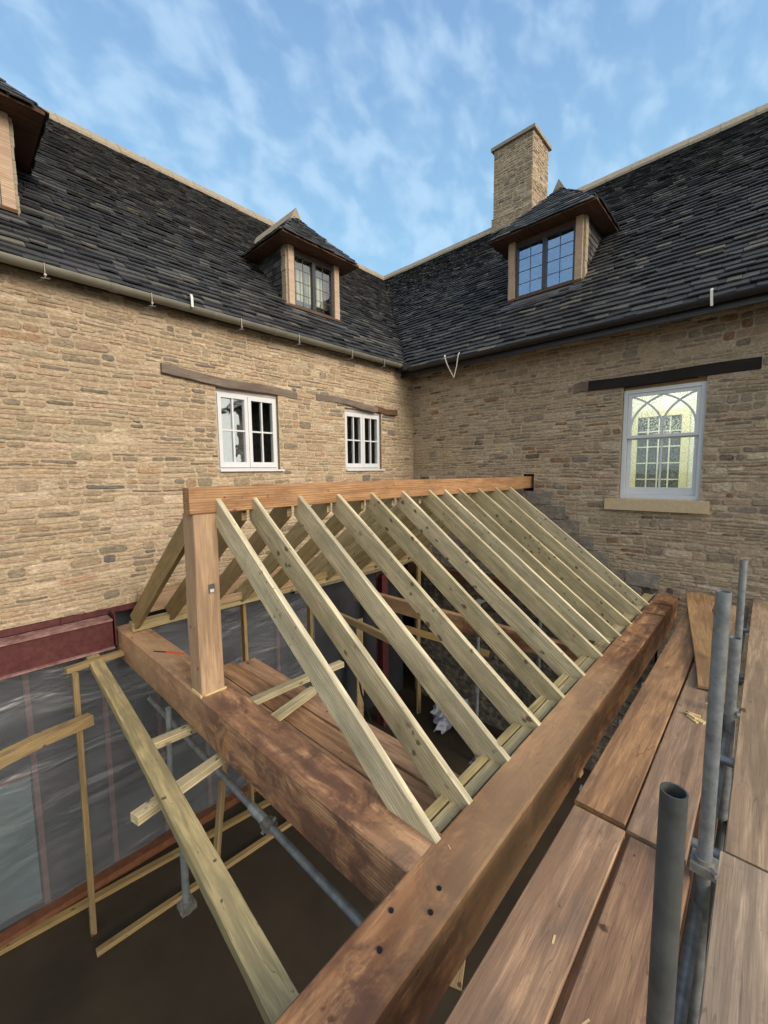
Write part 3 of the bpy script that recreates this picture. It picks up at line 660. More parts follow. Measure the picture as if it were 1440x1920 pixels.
s = MB(); bxB(s, -4.945, -3.715, -.595, -.433, -.16, .075); s.build('sill', M['sill'], sash)
# lit room behind the sash
rm = MB(); X0, X1, Y0, Y1, Z0, Z1 = .20, 2.3, -6.2, -2.9, -1.0, 1.65
rm.box((X1, Y0, Z0), (X1 + .05, Y1, Z1)); rm.box((X0, Y0 - .05, Z0), (X1, Y0, Z1)); rm.box((X0, Y1, Z0), (X1, Y1 + .05, Z1)); rm.box((X0, Y0, Z1), (X1, Y1, Z1 + .05)); rm.box((X0, Y0, Z0 - .05), (X1, Y1, Z0))
rm.face([(X0, Y0, Z0), (X0, -4.87, Z0), (X0, -4.87, Z1), (X0, Y0, Z1)]); rm.face([(X0, -3.86, Z0), (X0, Y1, Z0), (X0, Y1, Z1), (X0, -3.86, Z1)]); rm.face([(X0, -4.87, 1.2), (X0, -3.86, 1.2), (X0, -3.86, Z1), (X0, -4.87, Z1)])
room = rm.build('room', M['cream'], sash)
dr = MB()
for ya, yb in ((-3.62, -3.50), (-4.42, -4.30), (-4.78, -4.55)): dr.box((X1 - .06, ya, Z0), (X1 - .001, yb, .95))
dr.box((X1 - .062, -4.42, .95), (X1 - .001, -3.5, 1.06)); dr.build('door_frame', M['yellow'], sash)
dw = MB(); dw.box((X1 - .02, -4.30, Z0), (X1 - .002, -3.62, .95)); dw.build('dark_pane', M['sheath'], sash)
db = MB()
for y in (-3.96, -3.79, -4.13): db.box((X1 - .045, y - .01, -.9), (X1 - .022, y + .01, .93))
for z_ in (-.5, -.2, .1, .4, .68): db.box((X1 - .044, -4.29, z_ - .01), (X1 - .0225, -3.63, z_ + .01))
db.build('glazing_bars', M['white'], sash)
for q in ((.9, -3.75), (1.5, -4.25), (1.0, -4.9), (1.9, -3.4)):
    d_ = MB(); d_.tube([(q[0], q[1], Z1 - .012), (q[0], q[1], Z1 - .002)], .045, 14); d_.build('ceiling_light', M['lamp'], sash)
ll = bpy.data.lights.new('room_light', 'POINT'); ll.energy = 24; ll.color = (1, .99, .93); ll.shadow_soft_size = .12
lo_ = bpy.data.objects.new('room_light', ll); lo_.location = (1.2, -4.3, 1.35); col.objects.link(lo_); lo_.parent = house; lo_.matrix_parent_inverse = world_of(house).inverted()

# dormers ------------------------------------------------------------------------
def dormer(F, wid, kk, zb_, zt_, label, glassmat, backmat, seed):
    """F maps local (a across, b inwards from the front, z) to world; a in [0,wid]"""
    rnd = random.Random(seed)
    bd = MB()
    def bx(mb, a0, a1, b0, b1, c0, c1, c=None):
        lo_ = [F(a0, b0, c0), F(a1, b0, c0), F(a1, b1, c0), F(a0, b1, c0)]; hi_ = [F(a0, b0, c1), F(a1, b0, c1), F(a1, b1, c1), F(a0, b1, c1)]; mb.hexa(lo_, hi_, c)
    zr = lambda b: zb_ + b * kk           # main roof height behind the front
    dep = (zt_ - zb_) / kk
    # body: head beam and inner side boards
    bx(bd, .002, wid - .002, .03, .11, zt_ - .06, zt_ - .001)
    for s0 in (.02, wid - .05):
        bd.hexa([F(s0, .1, zb_ + .1 * kk - .05), F(s0, .1, zt_), F(s0, dep + .1, zt_)], [F(s0 + .03, .1, zb_ + .1 * kk - .05), F(s0 + .03, .1, zt_), F(s0 + .03, dep + .1, zt_)])
    dm = bd.build('dormer', M['soffit'], house); dm['label'] = label
    for s0, s1 in ((0, .11), (wid - .11, wid)):
        po = MB(); bx(po, s0, s1, -.02, .12, zb_ - .03, zt_); po.build('post', M['dormerpost'], dm)
        rp_ = MB(); o_ = s0 - .028 if s0 == 0 else s1 + .001       # sawn stone return beside the post
        z = zb_ - .02; 
        while z < zt_ - .02:
            h_ = rnd.uniform(.10, .14); dd = rnd.uniform(0, .014); bx(rp_, o_ - (dd if s0 == 0 else 0), o_ + .027 + (dd if s0 else 0), .02, .13 + dd, z, min(z + h_ - .004, zt_)); z += h_
        rp_.build('slate_edge', M['coping'], dm)
    wf = MB(); i0, i1 = .112, wid - .112; zc0, zc1 = zb_ + .035, zt_ - .062; t_ = .042; mid = wid / 2
    bx(wf, i0, i0 + t_, .02, .08, zc0, zc1); bx(wf, i1 - t_, i1, .02, .08, zc0, zc1); bx(wf, i0 + t_, i1 - t_, .02, .08, zc0, zc0 + t_); bx(wf, i0 + t_, i1 - t_, .02, .08, zc1 - t_, zc1); bx(wf, mid - .035, mid + .035, .015, .08, zc0 + t_, zc1 - t_)
    wfo = wf.build('window_frame', M['darkframe'], dm)
    for p0, p1 in ((i0 + t_, mid - .035), (mid + .035, i1 - t_)):
        pn = MB(); bx(pn, p0, p1, .05, .054, zc0 + t_, zc1 - t_); pn.build('pane', M[glassmat], dm)
        lc = MB(); pm = (p0 + p1) / 2; bx(lc, pm - .004, pm + .004, .044, .049, zc0 + t_, zc1 - t_)
        for k in (1, 2, 3):
            zq = zc0 + t_ + (zc1 - zc0 - 2 * t_) * k / 4; bx(lc, p0, pm - .0045, .0445, .0485, zq - .004, zq + .004); bx(lc, pm + .0045, p1, .0445, .0485, zq - .004, zq + .004)
        lc.build('leadwork', M['leadcame'], dm)
    si = MB(); bx(si, -.01, wid + .01, -.045, .02, zb_ - .005, zb_ + .033); si.build('sill', M['soffit'], dm)
    bk = MB(); bx(bk, .052, wid - .052, .30, .31, zb_ + .29 * kk, zt_ - .01)
    if backmat == 'pane_backing':
        for q in range(10):
            a_ = .08 + (wid - .2) * q / 10; bx(bk, a_, a_ + (wid - .2) / 16, .26, .299, zb_ + .27 * kk, zt_ - .02)
    bk.build('pane_backing', M[backmat], dm)  # on the right dormer, a dark panel standing in for the unlit room
    ap = MB(); ap.hexa([F(-.02, -.015, zb_ - .03), F(wid + .02, -.015, zb_ - .03), F(wid + .06, -.19, zb_ - .19 * kk + .03), F(-.06, -.19, zb_ - .19 * kk + .03)], [F(-.02, -.005, zb_ + .0), F(wid + .02, -.005, zb_ + .0), F(wid + .06, -.195, zb_ - .19 * kk + .042), F(-.06, -.195, zb_ - .19 * kk + .042)])
    ap.build('lead_apron', M['lead'], dm)
    # slate-hung cheeks
    for sd_ in (0, 1):
        ck = MB(); a_ = 0 if sd_ == 0 else wid; sg = -1 if sd_ == 0 else 1; z = zb_ + .02; b_s = .13
        ck.face([F(a_ + sg * -.001, b_s, zb_ + b_s * kk - .05), F(a_ - sg * .001, b_s, zt_), F(a_ - sg * .001, dep + .12, zt_)], (.02, .02, .02))
        while z < zt_:
            g_ = .098; b = b_s - .01 
            be = (z + g_ - zb_) / kk + .03
            while b < be - .02:
                w_ = rnd.uniform(.12, .24); b2 = min(b + w_, be); c_ = pal(rnd, SL); o1 = sg * (.026 + rnd.uniform(0, .006)); o2 = sg * .006; zz2 = min(z + g_ * 1.5, zt_ + .02)
                j = rnd.uniform(-.006, .006)
                ck.hexa([F(a_ + o2, b, z + j), F(a_ + o1, b, z + j), F(a_ + o1, b2 - .003, z + j), F(a_ + o2, b2 - .003, z + j)], [F(a_ + sg * .002, b, zz2), F(a_ + sg * .014, b, zz2), F(a_ + sg * .014, b2 - .003, zz2), F(a_ + sg * .002, b2 - .003, zz2)], c_); b = b2
            z += g_
        ck.build('cheek', M['slate'], dm)
    # hipped roof
    ov = .27; ze = zt_ + .035; half = wid / 2 + ov; hk = 1.02; ridz = ze + half * hk
    rf = MB()
    # soffit with oak fascia lip
    sf = MB(); dsf = (ze - zb_) / kk + .02
    sf.hexa([F(-ov, -ov, zt_ + .002), F(wid + ov, -ov, zt_ + .002), F(wid + ov, dsf, zt_ + .002), F(-ov, dsf, zt_ + .002)], [F(-ov, -ov, ze - .004), F(wid + ov, -ov, ze - .004), F(wid + ov, dsf, ze - .004), F(-ov, dsf, ze - .004)])
    sf.build('soffit', M['soffit'], dm)
    o_w = Vector(F(0, 0, 0)); Aw = Vector(F(1, 0, 0)) - o_w; Bw = Vector(F(0, 1, 0)) - o_w; Z = Vector((0, 0, 1))
    Ls = half * math.hypot(1, hk)
    slates(rf, Vector(F(wid / 2, -ov, ze)), Aw, Bw + Z * hk, Ls, lambda s: (-half * (1 - s / Ls) - .012, half * (1 - s / Ls) + .012), seed + 1, .11, .09, .12, .26, .014)
    for sg in (-1, 1):
        ex = wid / 2 + sg * half
        def ur(s, sg=sg):
            f_ = s / Ls; zcur = ze + half * hk * f_; return (-ov + half * f_ - .01, (zcur - zb_) / kk + .02)
        slates(rf, Vector(F(ex, 0, ze)), Bw, Aw * -sg + Z * hk, Ls, ur, seed + 5 + sg, .11, .09, .12, .26, .014)
    ap_ = F(wid / 2, -ov + half, ridz - .015); bkp = F(wid / 2, (ridz - zb_) / kk, ridz - .015)
    e1, e2 = F(-ov, -ov, ze - .003), F(wid + ov, -ov, ze - .003); r1, r2 = F(-ov, (ze - zb_) / kk, ze - .003), F(wid + ov, (ze - zb_) / kk, ze - .003)
    rf.face([e1, e2, ap_], (.03, .03, .03)); rf.face([e2, r2, bkp, ap_], (.03, .03, .03)); rf.face([e1, ap_, bkp, r1], (.03, .03, .03))
    rf.build('dormer_roof', M['slate'], dm)
    # angular ridge stone with its gable-shaped end
    rt = MB(); b0, b1 = -ov + half - .07, (ridz - zb_) / kk
    tri = [(-.13, -.10), (.13, -.10), (0, .13)]
    rt.hexa([F(wid / 2 + x_, b0, ridz + z_) for x_, z_ in tri], [F(wid / 2 + x_, b1, ridz + z_) for x_, z_ in tri]); rt.build('ridge_tile', M['coping'], dm)
    return dm
FA = lambda x0: (lambda a, b, z: (x0 + a, .55 + b, z))
FB = lambda a, b, z: (.53 + b, -1.82 - a, z)
zA = ZE + (.55 - YE) * kA; zBm = ZE - .07 + (.53 - XE) * kB
dormer(FA(-2.6), 1.10, kA, zA + .02, 3.75, 'middle dormer, cream blinds behind its panes', 'glassclear', 'pane_backing', 100)
dormer(FA(-7.13), 1.10, kA, zA + .02, 3.75, 'dormer cut off by the left edge of the photo', 'glassclear', 'pane_backing', 200)
dormer(FB, 1.26, kB, zBm + .02, 4.05, 'right dormer, its panes reflecting blue sky', 'glassblue', 'darkroom', 300)
# lead tray beside the left dormer
lt = MB(); lt.raw([(-6.03, 1.55, ZE + 1.70 * kA + .035), (-5.75, 1.45, ZE + 1.6 * kA + .035), (-5.35, 1.42, ZE + 1.57 * kA + .04), (-5.35, 1.52, ZE + 1.67 * kA + .04), (-5.9, 1.72, ZE + 1.87 * kA + .04)], [(0, 1, 2, 3, 4)]); lt.build('lead_flashing', M['lead'], house)

# ------------------------------------------------------------------ new roof frame
fr_ = thing('timber_roof_frame', 'unfinished pitched oak and pine roof frame with bare rafters', 'roof frame', (-2.8, -2.3, -2.07))
RS = Vector((0, -.807, -.590)); RN = Vector((0, -.590, .807)); RD = .19
ridge = timber('ridge_beam', (-5.56, -2.29, -.205), (.2, -2.50, -.205), .125, .20, M['ridge'], fr_, warp=.004, ch=.006)
timber('post', (-5.45, -2.255, -1.74), (-5.45, -2.245, -.307), .185, .205, M['oakpost'], fr_, up=(0, 1, 0), warp=.003, ch=.007)
timber('tie_beam', (-5.43, -.09, -1.905), (-5.43, -4.448, -1.905), .26, .33, M['oak'], fr_, warp=.006, ch=.009)
eb = timber('eaves_beam', (-9.0, -4.575, -1.905), (-.03, -4.555, -1.905), .24, .33, M['oak'], fr_, warp=.004, ch=.010, wane=.05)
xs = [-5.34, -5.04, -4.60, -4.15, -3.69, -3.21, -2.72, -2.40, -2.08, -1.62, -1.15, -.70]
rr = random.Random(3)
for i, x in enumerate(xs):
    yt = -2.365 - .20 * (x + 5.5) / 5.5 * .6
    top = Vector((x, yt, -.20 - .006 * i / 3)); foot = Vector((x + rr.uniform(-.006, .006), -4.44, -1.725))
    if i == 7: foot = top + (foot - top) * .955
    d_ = (foot - top).normalized(); nrm = Vector((0, d_.z, -d_.y)); nrm = nrm if nrm.z > 0 else -nrm
    ta = abs(d_.z / d_.y)
    timber('rafter', top - nrm * RD / 2, foot - nrm * RD / 2, .041, RD, M['rafter'], fr_, up=nrm, k0=-ta * -1 * -1, k1=(1 / ta) * .85, ch=.0025, warp=.002)
for i, x in enumerate(xs):
    xb = x - .05 if i else x - .12
    yt = -2.225 - .20 * (x + 5.5) / 5.5 * .6
    top = Vector((xb, yt, -.205)); foot = Vector((xb, -.36, -1.56)); d_ = (foot - top).normalized(); nrm = Vector((0, -d_.z, d_.y)); nrm = nrm if nrm.z > 0 else -nrm
    ta = abs(d_.z / d_.y)
    timber('rafter', top - nrm * RD / 2, foot - nrm * RD / 2, .047, RD, M['oldpine'] if i < 3 else M['plate'], fr_, up=nrm, k0=-ta, k1=.2, ch=.0025, warp=.002)
# doubled wall plate inside the eaves beam
timber('wall_plate', (-5.30, -4.305, -1.80), (-.05, -4.305, -1.80), .05, .05, M['plate'], fr_, warp=.002, ch=.003)
timber('wall_plate', (-5.30, -4.37, -1.803), (-.05, -4.37, -1.803), .07, .046, M['plate'], fr_, warp=.002, ch=.003)
timber('plate_packer', (-5.30, -4.36, -1.87), (-.05, -4.36, -1.87), .12, .085, M['oldpine'], fr_)
timber('wall_beam', (-5.32, -.17, -1.50), (-.03, -.17, -1.50), .24, .20, M['oakpost'], fr_, warp=.006)
timber('wall_plate', (-5.50, -.42, -1.685), (-.6, -.42, -1.685), .12, .10, M['plate'], fr_)
for i in range(1, 11):
    xa = xs[i] - .05; xb = xs[i + 1] - .05
    timber('noggin', (xa + .025, -.50, -1.60), (xb - .025, -.50, -1.60), .045, .10, M['oldpine'] if i % 2 else M['oakpost'], fr_)
timber('packer', (-5.28, -.24, -1.38), (-4.3, -.24, -1.385), .07, .05, M['oakpost'], fr_)
timber('binder', (-2.0, -.3, -2.12), (-2.0, -4.4, -2.12), .10, .22, M['oak'], fr_)
timber('binder', (-.25, -.1, -2.0), (-.25, -4.4, -2.0), .14, .22, M['soffit'], fr_)
timber('strut', (-3.1, -.9, -2.02), (-3.0, -2.2, -2.18), .05, .10, M['oldpine'], fr_)
timber('strut', (-2.15, -1.0, -2.4), (-.9, -2.3, -3.0), .05, .10, M['oldpine'], fr_)
timber('stud', (-.6, -.6, -4.85), (-.6, -.6, -1.7), .09, .045, M['oldpine'], fr_, up=(0, 1, 0))
timber('stud', (-3.05, -.38, -4.85), (-3.05, -.38, -1.75), .045, .09, M['oldpine'], fr_, up=(0, 1, 0))
timber('stud', (-4.15, -.38, -4.85), (-4.15, -.38, -1.75), .045, .09, M['oldpine'], fr_, up=(0, 1, 0))
# dark recess, a shrinkage label on the post, bolt holes in the eaves beam
lb = MB(); lb.box((-5.45, -2.362, -.86), (-5.405, -2.3605, -.93), mi=0); lb.box((-5.443, -2.3645, -.90), (-5.412, -2.3625, -.925), mi=1); lb.build('post_label', [M['lead'], M['strap']], fr_)
bh = MB()
for px, py in ((-5.72, -4.50), (-5.52, -4.59), (-5.62, -4.62), (-5.85, -4.56)): bh.tube([(px, py, -1.76), (px, py, -1.7352)], .0105, 14)
bh.build('bolt_hole', M['blacksteel'], fr_)

chips = MB()
for (x0_, y0_, x1_, y1_) in ((-5.565, -2.37, -5.555, -2.20), (-5.53, -2.375, -5.36, -2.365)):
    chips.box((x0_, y0_, -1.742), (x1_ + .004, y1_, -1.722))
chips.build('tenon_chip', M['shaving'], fr_)
# saw kerfs across the top of the eaves beam and nail heads on the rafters
kf = MB()
for x_, l_ in ((-1.1, .2), (-.62, .2)):
    kf.box((x_, -4.692, -1.7385), (x_ + .004, -4.692 + l_, -1.7352))
kf.build('saw_kerf', M['blacksteel'], fr_)
sh_ = MB()
for k in range(26):
    x_ = rr.uniform(-7.5, -.6); y_ = rr.choice((-4.57, -5.0, -5.23)) + rr.uniform(-.07, .07); z_ = -1.7365 if y_ > -4.7 else -1.617; a_ = rr.uniform(0, 3.1); l_ = rr.uniform(.004, .018)
    c_, s_ = math.cos(a_) * l_, math.sin(a_) * l_
    sh_.hexa([(x_ - c_ + s_ * .2, y_ - s_ - c_ * .2, z_), (x_ + c_ + s_ * .2, y_ + s_ - c_ * .2, z_), (x_ + c_ - s_ * .2, y_ + s_ + c_ * .2, z_), (x_ - c_ - s_ * .2, y_ - s_ + c_ * .2, z_)], [(x_ - c_ + s_ * .2, y_ - s_ - c_ * .2, z_ + .003), (x_ + c_ + s_ * .2, y_ + s_ - c_ * .2, z_ + .003), (x_ + c_ - s_ * .2, y_ + s_ + c_ * .2, z_ + .003), (x_ - c_ - s_ * .2, y_ - s_ + c_ * .2, z_ + .003)])
so_ = meta(sh_.build('sawdust_crumbs', M['shaving']), 'tiny pale wood crumbs scattered on the beam and boards', 'sawdust', kind='stuff')
# ------------------------------------------------------------------ steel at the foot of the honey wall
st = thing('steel_beam', 'red oxide painted steel beam with dusty flanges below the honey wall', 'steel beam', (-8, -.15, -1.95))
m1 = MB(); m1.box((XL, -.235, -1.625), (-5.62, -.0, -1.61)); s1_ = m1.build('top_flange', M['dust'], st)
m1 = MB(); m1.box((XL, -.20, -1.925), (-5.62, -.185, -1.626)); m1.build('web', M['steel'], st)
m1 = MB(); m1.box((XL, -.245, -1.942), (-5.62, -.03, -1.926)); m1.build('bottom_flange', M['dust'], st)
m1 = MB(); m1.box((XL, -.012, -1.60), (-3.0, .10, -1.535)); m1.box((-5.60, -.20, -1.93), (-5.585, -.01, -1.56)); m1.build('end_plate', M['steel'], st)
bp = MB()
for x in (-8.1, -7.0, -6.05): bp.box((x, -.05, -1.609), (x + .008, -.001, -1.535))
bp.build('stiffener', M['steel'], st)

# ------------------------------------------------------------------ sheeted stud wall below
sw = thing('stud_partition', 'timber stud wall behind grey polythene sheeting under the steel beam', 'partition', (-6, .2, -4.85))
sh = MB(); nx, nz = 70, 28
def sy(x, z): return .10 + .012 * math.sin(x * 3.1 + z * 1.7) + .010 * math.sin(x * 7.3 - z * 4) + .02 * math.sin(z * 1.2 + x * .6)
vs = [(XL + (-2.6 - XL) * i / nx, sy(XL + (-2.6 - XL) * i / nx, -4.8 + 2.87 * j / nz), -4.8 + 2.87 * j / nz) for i in range(nx + 1) for j in range(nz + 1)]
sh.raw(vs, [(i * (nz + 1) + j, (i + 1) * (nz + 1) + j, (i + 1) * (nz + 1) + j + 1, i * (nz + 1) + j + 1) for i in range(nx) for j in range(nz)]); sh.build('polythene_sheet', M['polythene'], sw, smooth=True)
for x in (-9.3, -8.7, -8.1, -7.5, -6.9, -6.36, -5.68, -5.1, -4.5, -3.9, -3.3, -2.7): timber('stud', (x, .165, -4.78), (x, .165, -1.95), .05, .045, M['studpink'], sw, up=(0, 1, 0))
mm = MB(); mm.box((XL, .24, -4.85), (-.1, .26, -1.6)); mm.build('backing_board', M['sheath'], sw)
mm = MB(); mm.box((-7.3, .205, -4.75), (-6.4, .235, -3.25)); mm.build('opening_panel', M['teal'], sw)  # pale teal colour stands in for a lighter opening behind the sheet
timber('rail', (-7.3, .17, -3.2), (-6.4, .17, -3.2), .05, .05, M['studpink'], sw)
timber('sole_plate', (XL, .03, -4.80), (-2.6, .03, -4.80), .14, .10, M['rust'], sw)
timber('joist_end', (-6.9, -.03, -4.82), (-3.0, -.5, -4.82), .09, .05, M['oldpine'], sw)

# ------------------------------------------------------------------ loose and temporary timbers
def T(name, label, cat, *a, group=None, **k): return meta(timber(name, *a, **k), label, cat, group)
T('batten', 'long pale timber running from the steel beam down towards the camera', 'timber', (-5.82, -.10, -1.985), (-6.13, -4.75, -1.985), .115, .07, M['plate'], warp=.006)
T('batten', 'upper of two pale battens sliding under the oak tie beam', 'timber', (-5.88, -2.04, -2.14), (-3.9, -2.11, -2.14), .085, .06, M['rafter'], group='pale battens under the tie beam')
T('batten', 'lower batten with a split end poking out beneath the long timber', 'timber', (-6.15, -2.72, -2.15), (-4.45, -2.32, -2.15), .085, .06, M['rafter'], group='pale battens under the tie beam')
T('batten', 'short rough timber reaching in from the left edge to an upright stud', 'timber', (-7.1, -1.05, -2.38), (-5.99, -.74, -2.38), .11, .10, M['oldpine'], warp=.008)
T('prop', 'slender upright timber prop standing in the dark pit', 'timber', (-6.08, -.52, -4.85), (-6.04, -.52, -1.98), .05, .07, M['oldpine'], up=(0, 1, 0))
T('batten', 'short crossing piece on top of the upright prop under the red steel', 'timber', (-6.10, -.42, -1.965), (-5.58, -.36, -1.965), .08, .055, M['oldpine'])
T('batten', 'thin batten lying on the dark floor beside the prop', 'timber', (-6.11, -.80, -4.82), (-3.6, -.95, -4.82), .07, .05, M['oldpine'])
T('prop', 'slanting timber brace rising from the floor under the tie beam', 'timber', (-5.02, -1.2, -4.3), (-4.75, -1.0, -2.9), .05, .09, M['oldpine'], up=(0, 1, 0))

# ------------------------------------------------------------------ boards
def board(name, label, x0, x1, y0, y1, z, mat, group, along='x', th=.038, zt=None):
    if along == 'x': a, b = (x0, (y0 + y1) / 2, z - th / 2), (x1, (y0 + y1) / 2, z - th / 2); wd = abs(y1 - y0)
    else: a, b = ((x0 + x1) / 2, y0, z - th / 2), ((x0 + x1) / 2, y1, z - th / 2); wd = abs(x1 - x0)
    return meta(timber(name, a, b, wd, th, mat, warp=.003, ch=.004), label, 'scaffold board', group)
BZ = -1.62; G = 'scaffold boards of the walkway'
board('scaffold_board', 'reddish board beside the oak eaves beam running to the far wall', -4.80, -.25, -5.105, -4.885, BZ, M['board'], G)
board('scaffold_board', 'darker greyish board between the orange one and the tall tubes', -4.82, -.55, -5.345, -5.125, BZ, M['boardgrey'], G)
board('scaffold_board', 'near board next to the eaves beam with its end at the cross joint', -8.6, -4.835, -5.12, -4.90, BZ + .006, M['board'], G)
board('scaffold_board', 'near purplish board behind the foreground tube', -8.6, -4.85, -5.355, -5.135, BZ + .004, M['boardpurple'], G)
board('scaffold_board', 'pale grey-brown far board at the right edge beyond the joint', -4.66, -.05, -5.665, -5.445, BZ, M['boardpale'], G)
board('scaffold_board', 'pale worn near board in the bottom right corner', -8.6, -4.675, -5.655, -5.435, BZ + .003, M['boardpale'], G)
board('scaffold_board', 'outer far board at the right edge next to the pale one', -4.70, -.05, -5.90, -5.68, BZ, M['boardpale'], G)
board('scaffold_board', 'outer near board just inside the right edge', -8.6, -4.715, -5.89, -5.67, BZ, M['boardpale'], G)
G2 = 'boards of the lower platform inside the frame'
for i, (xa, lab) in enumerate(((-5.30, 'lower platform board tucked under the tie beam'), (-5.065, 'lower platform board second from the tie beam'), (-4.83, 'lower platform board third from the tie beam'), (-4.595, 'outermost lower platform board by the open drop'))):
    board('scaffold_board', lab, xa, xa + .225, -.75 - .1 * i, -4.2, -2.24, M['board'], G2, 'y')
for (ya, yb, lab) in ((-4.94, -4.70, 'low dark board added to darken the gap beside the eaves beam'), (-5.17, -4.95, 'low dark board added under the walkway, second from the eaves beam'), (-5.375, -5.18, 'low dark board added past the tall tubes on their house side'), (-5.65, -5.43, 'low dark board added past the tall tubes on their outer side')):
    board('scaffold_board', lab, -8.4, -.1, ya, yb, -2.35, M['soffit'], 'dark boards added below the walkway to darken its gaps')  # dark brown boards added below so the walkway gaps read as deep shade
T('plywood_strip', 'orange-brown tapering plank leaning on the boards by the far wall', 'plank', (-3.12, -5.30, -1.600), (-.5, -4.93, -1.565), .22, .02, M['ply'], warp=.006)
T('board_offcut', 'short board end between the two tall tubes', 'offcut', (-3.3, -5.345, -1.60), (-2.75, -5.36, -1.60), .07, .03, M['boardpale'])
sv = MB()
for k in range(5):
    a_ = rr.uniform(-.5, .5) + 1.2; x_, y_ = -3.62 + rr.uniform(-.05, .05), -5.235 + rr.uniform(-.03, .03); dx_, dy_ = math.cos(a_) * .04, math.sin(a_) * .04; nx_, ny_ = -dy_ * .22, dx_ * .22; zb2 = BZ + .002 + .011 * (k % 2)
    sv.hexa([(x_ - dx_ - nx_, y_ - dy_ - ny_, zb2), (x_ + dx_ - nx_, y_ + dy_ - ny_, zb2), (x_ + dx_ + nx_, y_ + dy_ + ny_, zb2), (x_ - dx_ + nx_, y_ - dy_ + ny_, zb2)], [(x_ - dx_ - nx_, y_ - dy_ - ny_, zb2 + .01), (x_ + dx_ - nx_, y_ + dy_ - ny_, zb2 + .01), (x_ + dx_ + nx_, y_ + dy_ + ny_, zb2 + .01), (x_ - dx_ + nx_, y_ - dy_ + ny_, zb2 + .01)])
meta(sv.build('wood_offcuts', M['shaving']), 'little heap of pale wood slivers on the grey board', 'offcuts')

# ------------------------------------------------------------------ scaffold
sc = thing('scaffold', 'galvanised tube scaffold carrying the board walkway', 'scaffold', (-4.5, -5.4, -4.9))
def tube(name, a, b, r=.02415, mat='galv', parent=sc, label=None):
    m_ = MB(); m_.tube([a, b], r, 24, hollow=.86); o = m_.build(name, M[mat], parent, smooth=True)
    if label: o['label'] = label
    return o
tube('standard', (-5.845, -5.396, -4.9), (-5.849, -5.396, -.646), mat='darktube', label='foreground upright tube with open top')
tube('standard', (-4.88, -5.40, -4.9), (-4.865, -5.40, -.455), label='tall upright tube beside the board gap')
tube('standard', (-2.58, -5.40, -4.9), (-2.56, -5.39, -.72), label='farther upright tube near the wall')
tube('standard', (-3.35, -5.395, -4.9), (-3.40, -5.40, -1.09), .03, label='short stubby tube end behind the tall tube')
tube('ledger', (-8.5, -5.385, -1.75), (-.1, -5.385, -1.75)); 
for x, mt in ((-5.45, 'brightgalv'), (-4.62, 'galv'), (-3.84, 'galv'), (-3.18, 'galv'), (-2.5, 'galv'), (-1.2, 'galv')):
    tube('transom', (x, -5.37 if mt == 'brightgalv' else -4.862, -1.692), (x + .02, -6.2, -1.692), mat=mt)
def coupler(p, ax):
    m_ = MB(); p = Vector(p); a = Vector(ax).normalized()
    m_.tube([p - a * .035, p + a * .035], .034, 18); q = a.orthogonal().normalized(); m_.tube([p + q * .03 - a * .02, p + q * .058 - a * .02], .012, 8); m_.tube([p - q * .02 + a * .012, p - q * .062 + a * .012], .013, 6)
    m_.box(p + Vector((-.042, -.042, -.018)), p + Vector((.042, .042, .018))); return m_.build('coupler', M['coupler'], sc)
for p in ((-4.87, -5.40, -1.56), (-5.846, -5.396, -1.80), (-2.57, -5.395, -1.70), (-3.37, -5.4, -1.6)): coupler(p, (0, 0, 1))
sc2 = thing('scaffold', 'tube framework in the dark pit under the oak tie beam', 'scaffold', (-5.6, -3, -4.85))
tube('ledger', (-5.50, -.9, -2.33), (-5.50, -4.35, -2.33), parent=sc2); tube('sleeve', (-5.50, -2.98, -2.33), (-5.50, -3.16, -2.33), .033, 'brightgalv', sc2)
tube('standard', (-5.50, -4.22, -4.85), (-5.50, -4.22, -2.02), parent=sc2); tube('standard', (-5.62, -1.72, -3.1), (-5.60, -1.75, -2.05), parent=sc2)
tube('standard', (-6.0, -3.09, -2.62), (-6.0, -3.09, -2.03), .021, 'galv', sc2); tube('ledger', (-6.03, -4.6, -2.07), (-5.99, -3.0, -2.07), .021, parent=sc2)
tube('transom', (-6.6, -4.62, -2.7), (-4.0, -3.4, -2.75), parent=sc2)
for p, a_ in (((-5.5, -4.22, -2.33), (0, 1, 0)), ((-6.0, -3.09, -2.58), (0, 0, 1)), ((-5.6, -1.75, -2.33), (0, 1, 0)), ((-5.5, -3.2, -2.33), (0, 1, 0))):
    o = coupler(p, a_); o.parent = sc2; o.matrix_parent_inverse = world_of(sc2).inverted()
# inner props and steel column
cl = MB(); cl.box((-1.42, -.40, -4.85), (-1.27, -.385, -1.9)); cl.box((-1.42, -.25, -4.85), (-1.27, -.235, -1.9)); cl.box((-1.35, -.385, -4.85), (-1.34, -.25, -1.9)); meta(cl.build('steel_column', M['steel']), 'dark red steel column standing inside, seen between the rafters', 'steel column')
for i, (x, y) in enumerate(((-1.1, -2.2), (-.35, -2.9))):
    m_ = MB(); m_.tube([(x, y, -4.85), (x + .03, y, -2.1)], .03, 16); m_.tube([(x, y, -3.6), (x, y, -3.5)], .045, 16); m_.box((x - .07, y - .07, -2.1), (x + .13, y + .07, -2.09)); m_.box((x - .09, y - .09, -4.85), (x + .09, y + .09, -4.84))
    meta(m_.build('steel_prop', M['galv'], smooth=True), ('adjustable steel prop inside beyond the middle rafters', 'adjustable steel prop inside close to the right-hand wall')[i], 'prop')
cr = MB(); cr.box((-1.0, -3.3, -4.85), (-.45, -2.95, -3.9)); cr.box((-1.02, -3.32, -3.9), (-.43, -2.93, -3.86)); meta(cr.build('crate', M['rust']), 'rusty red-brown crate on the dark floor inside', 'crate')
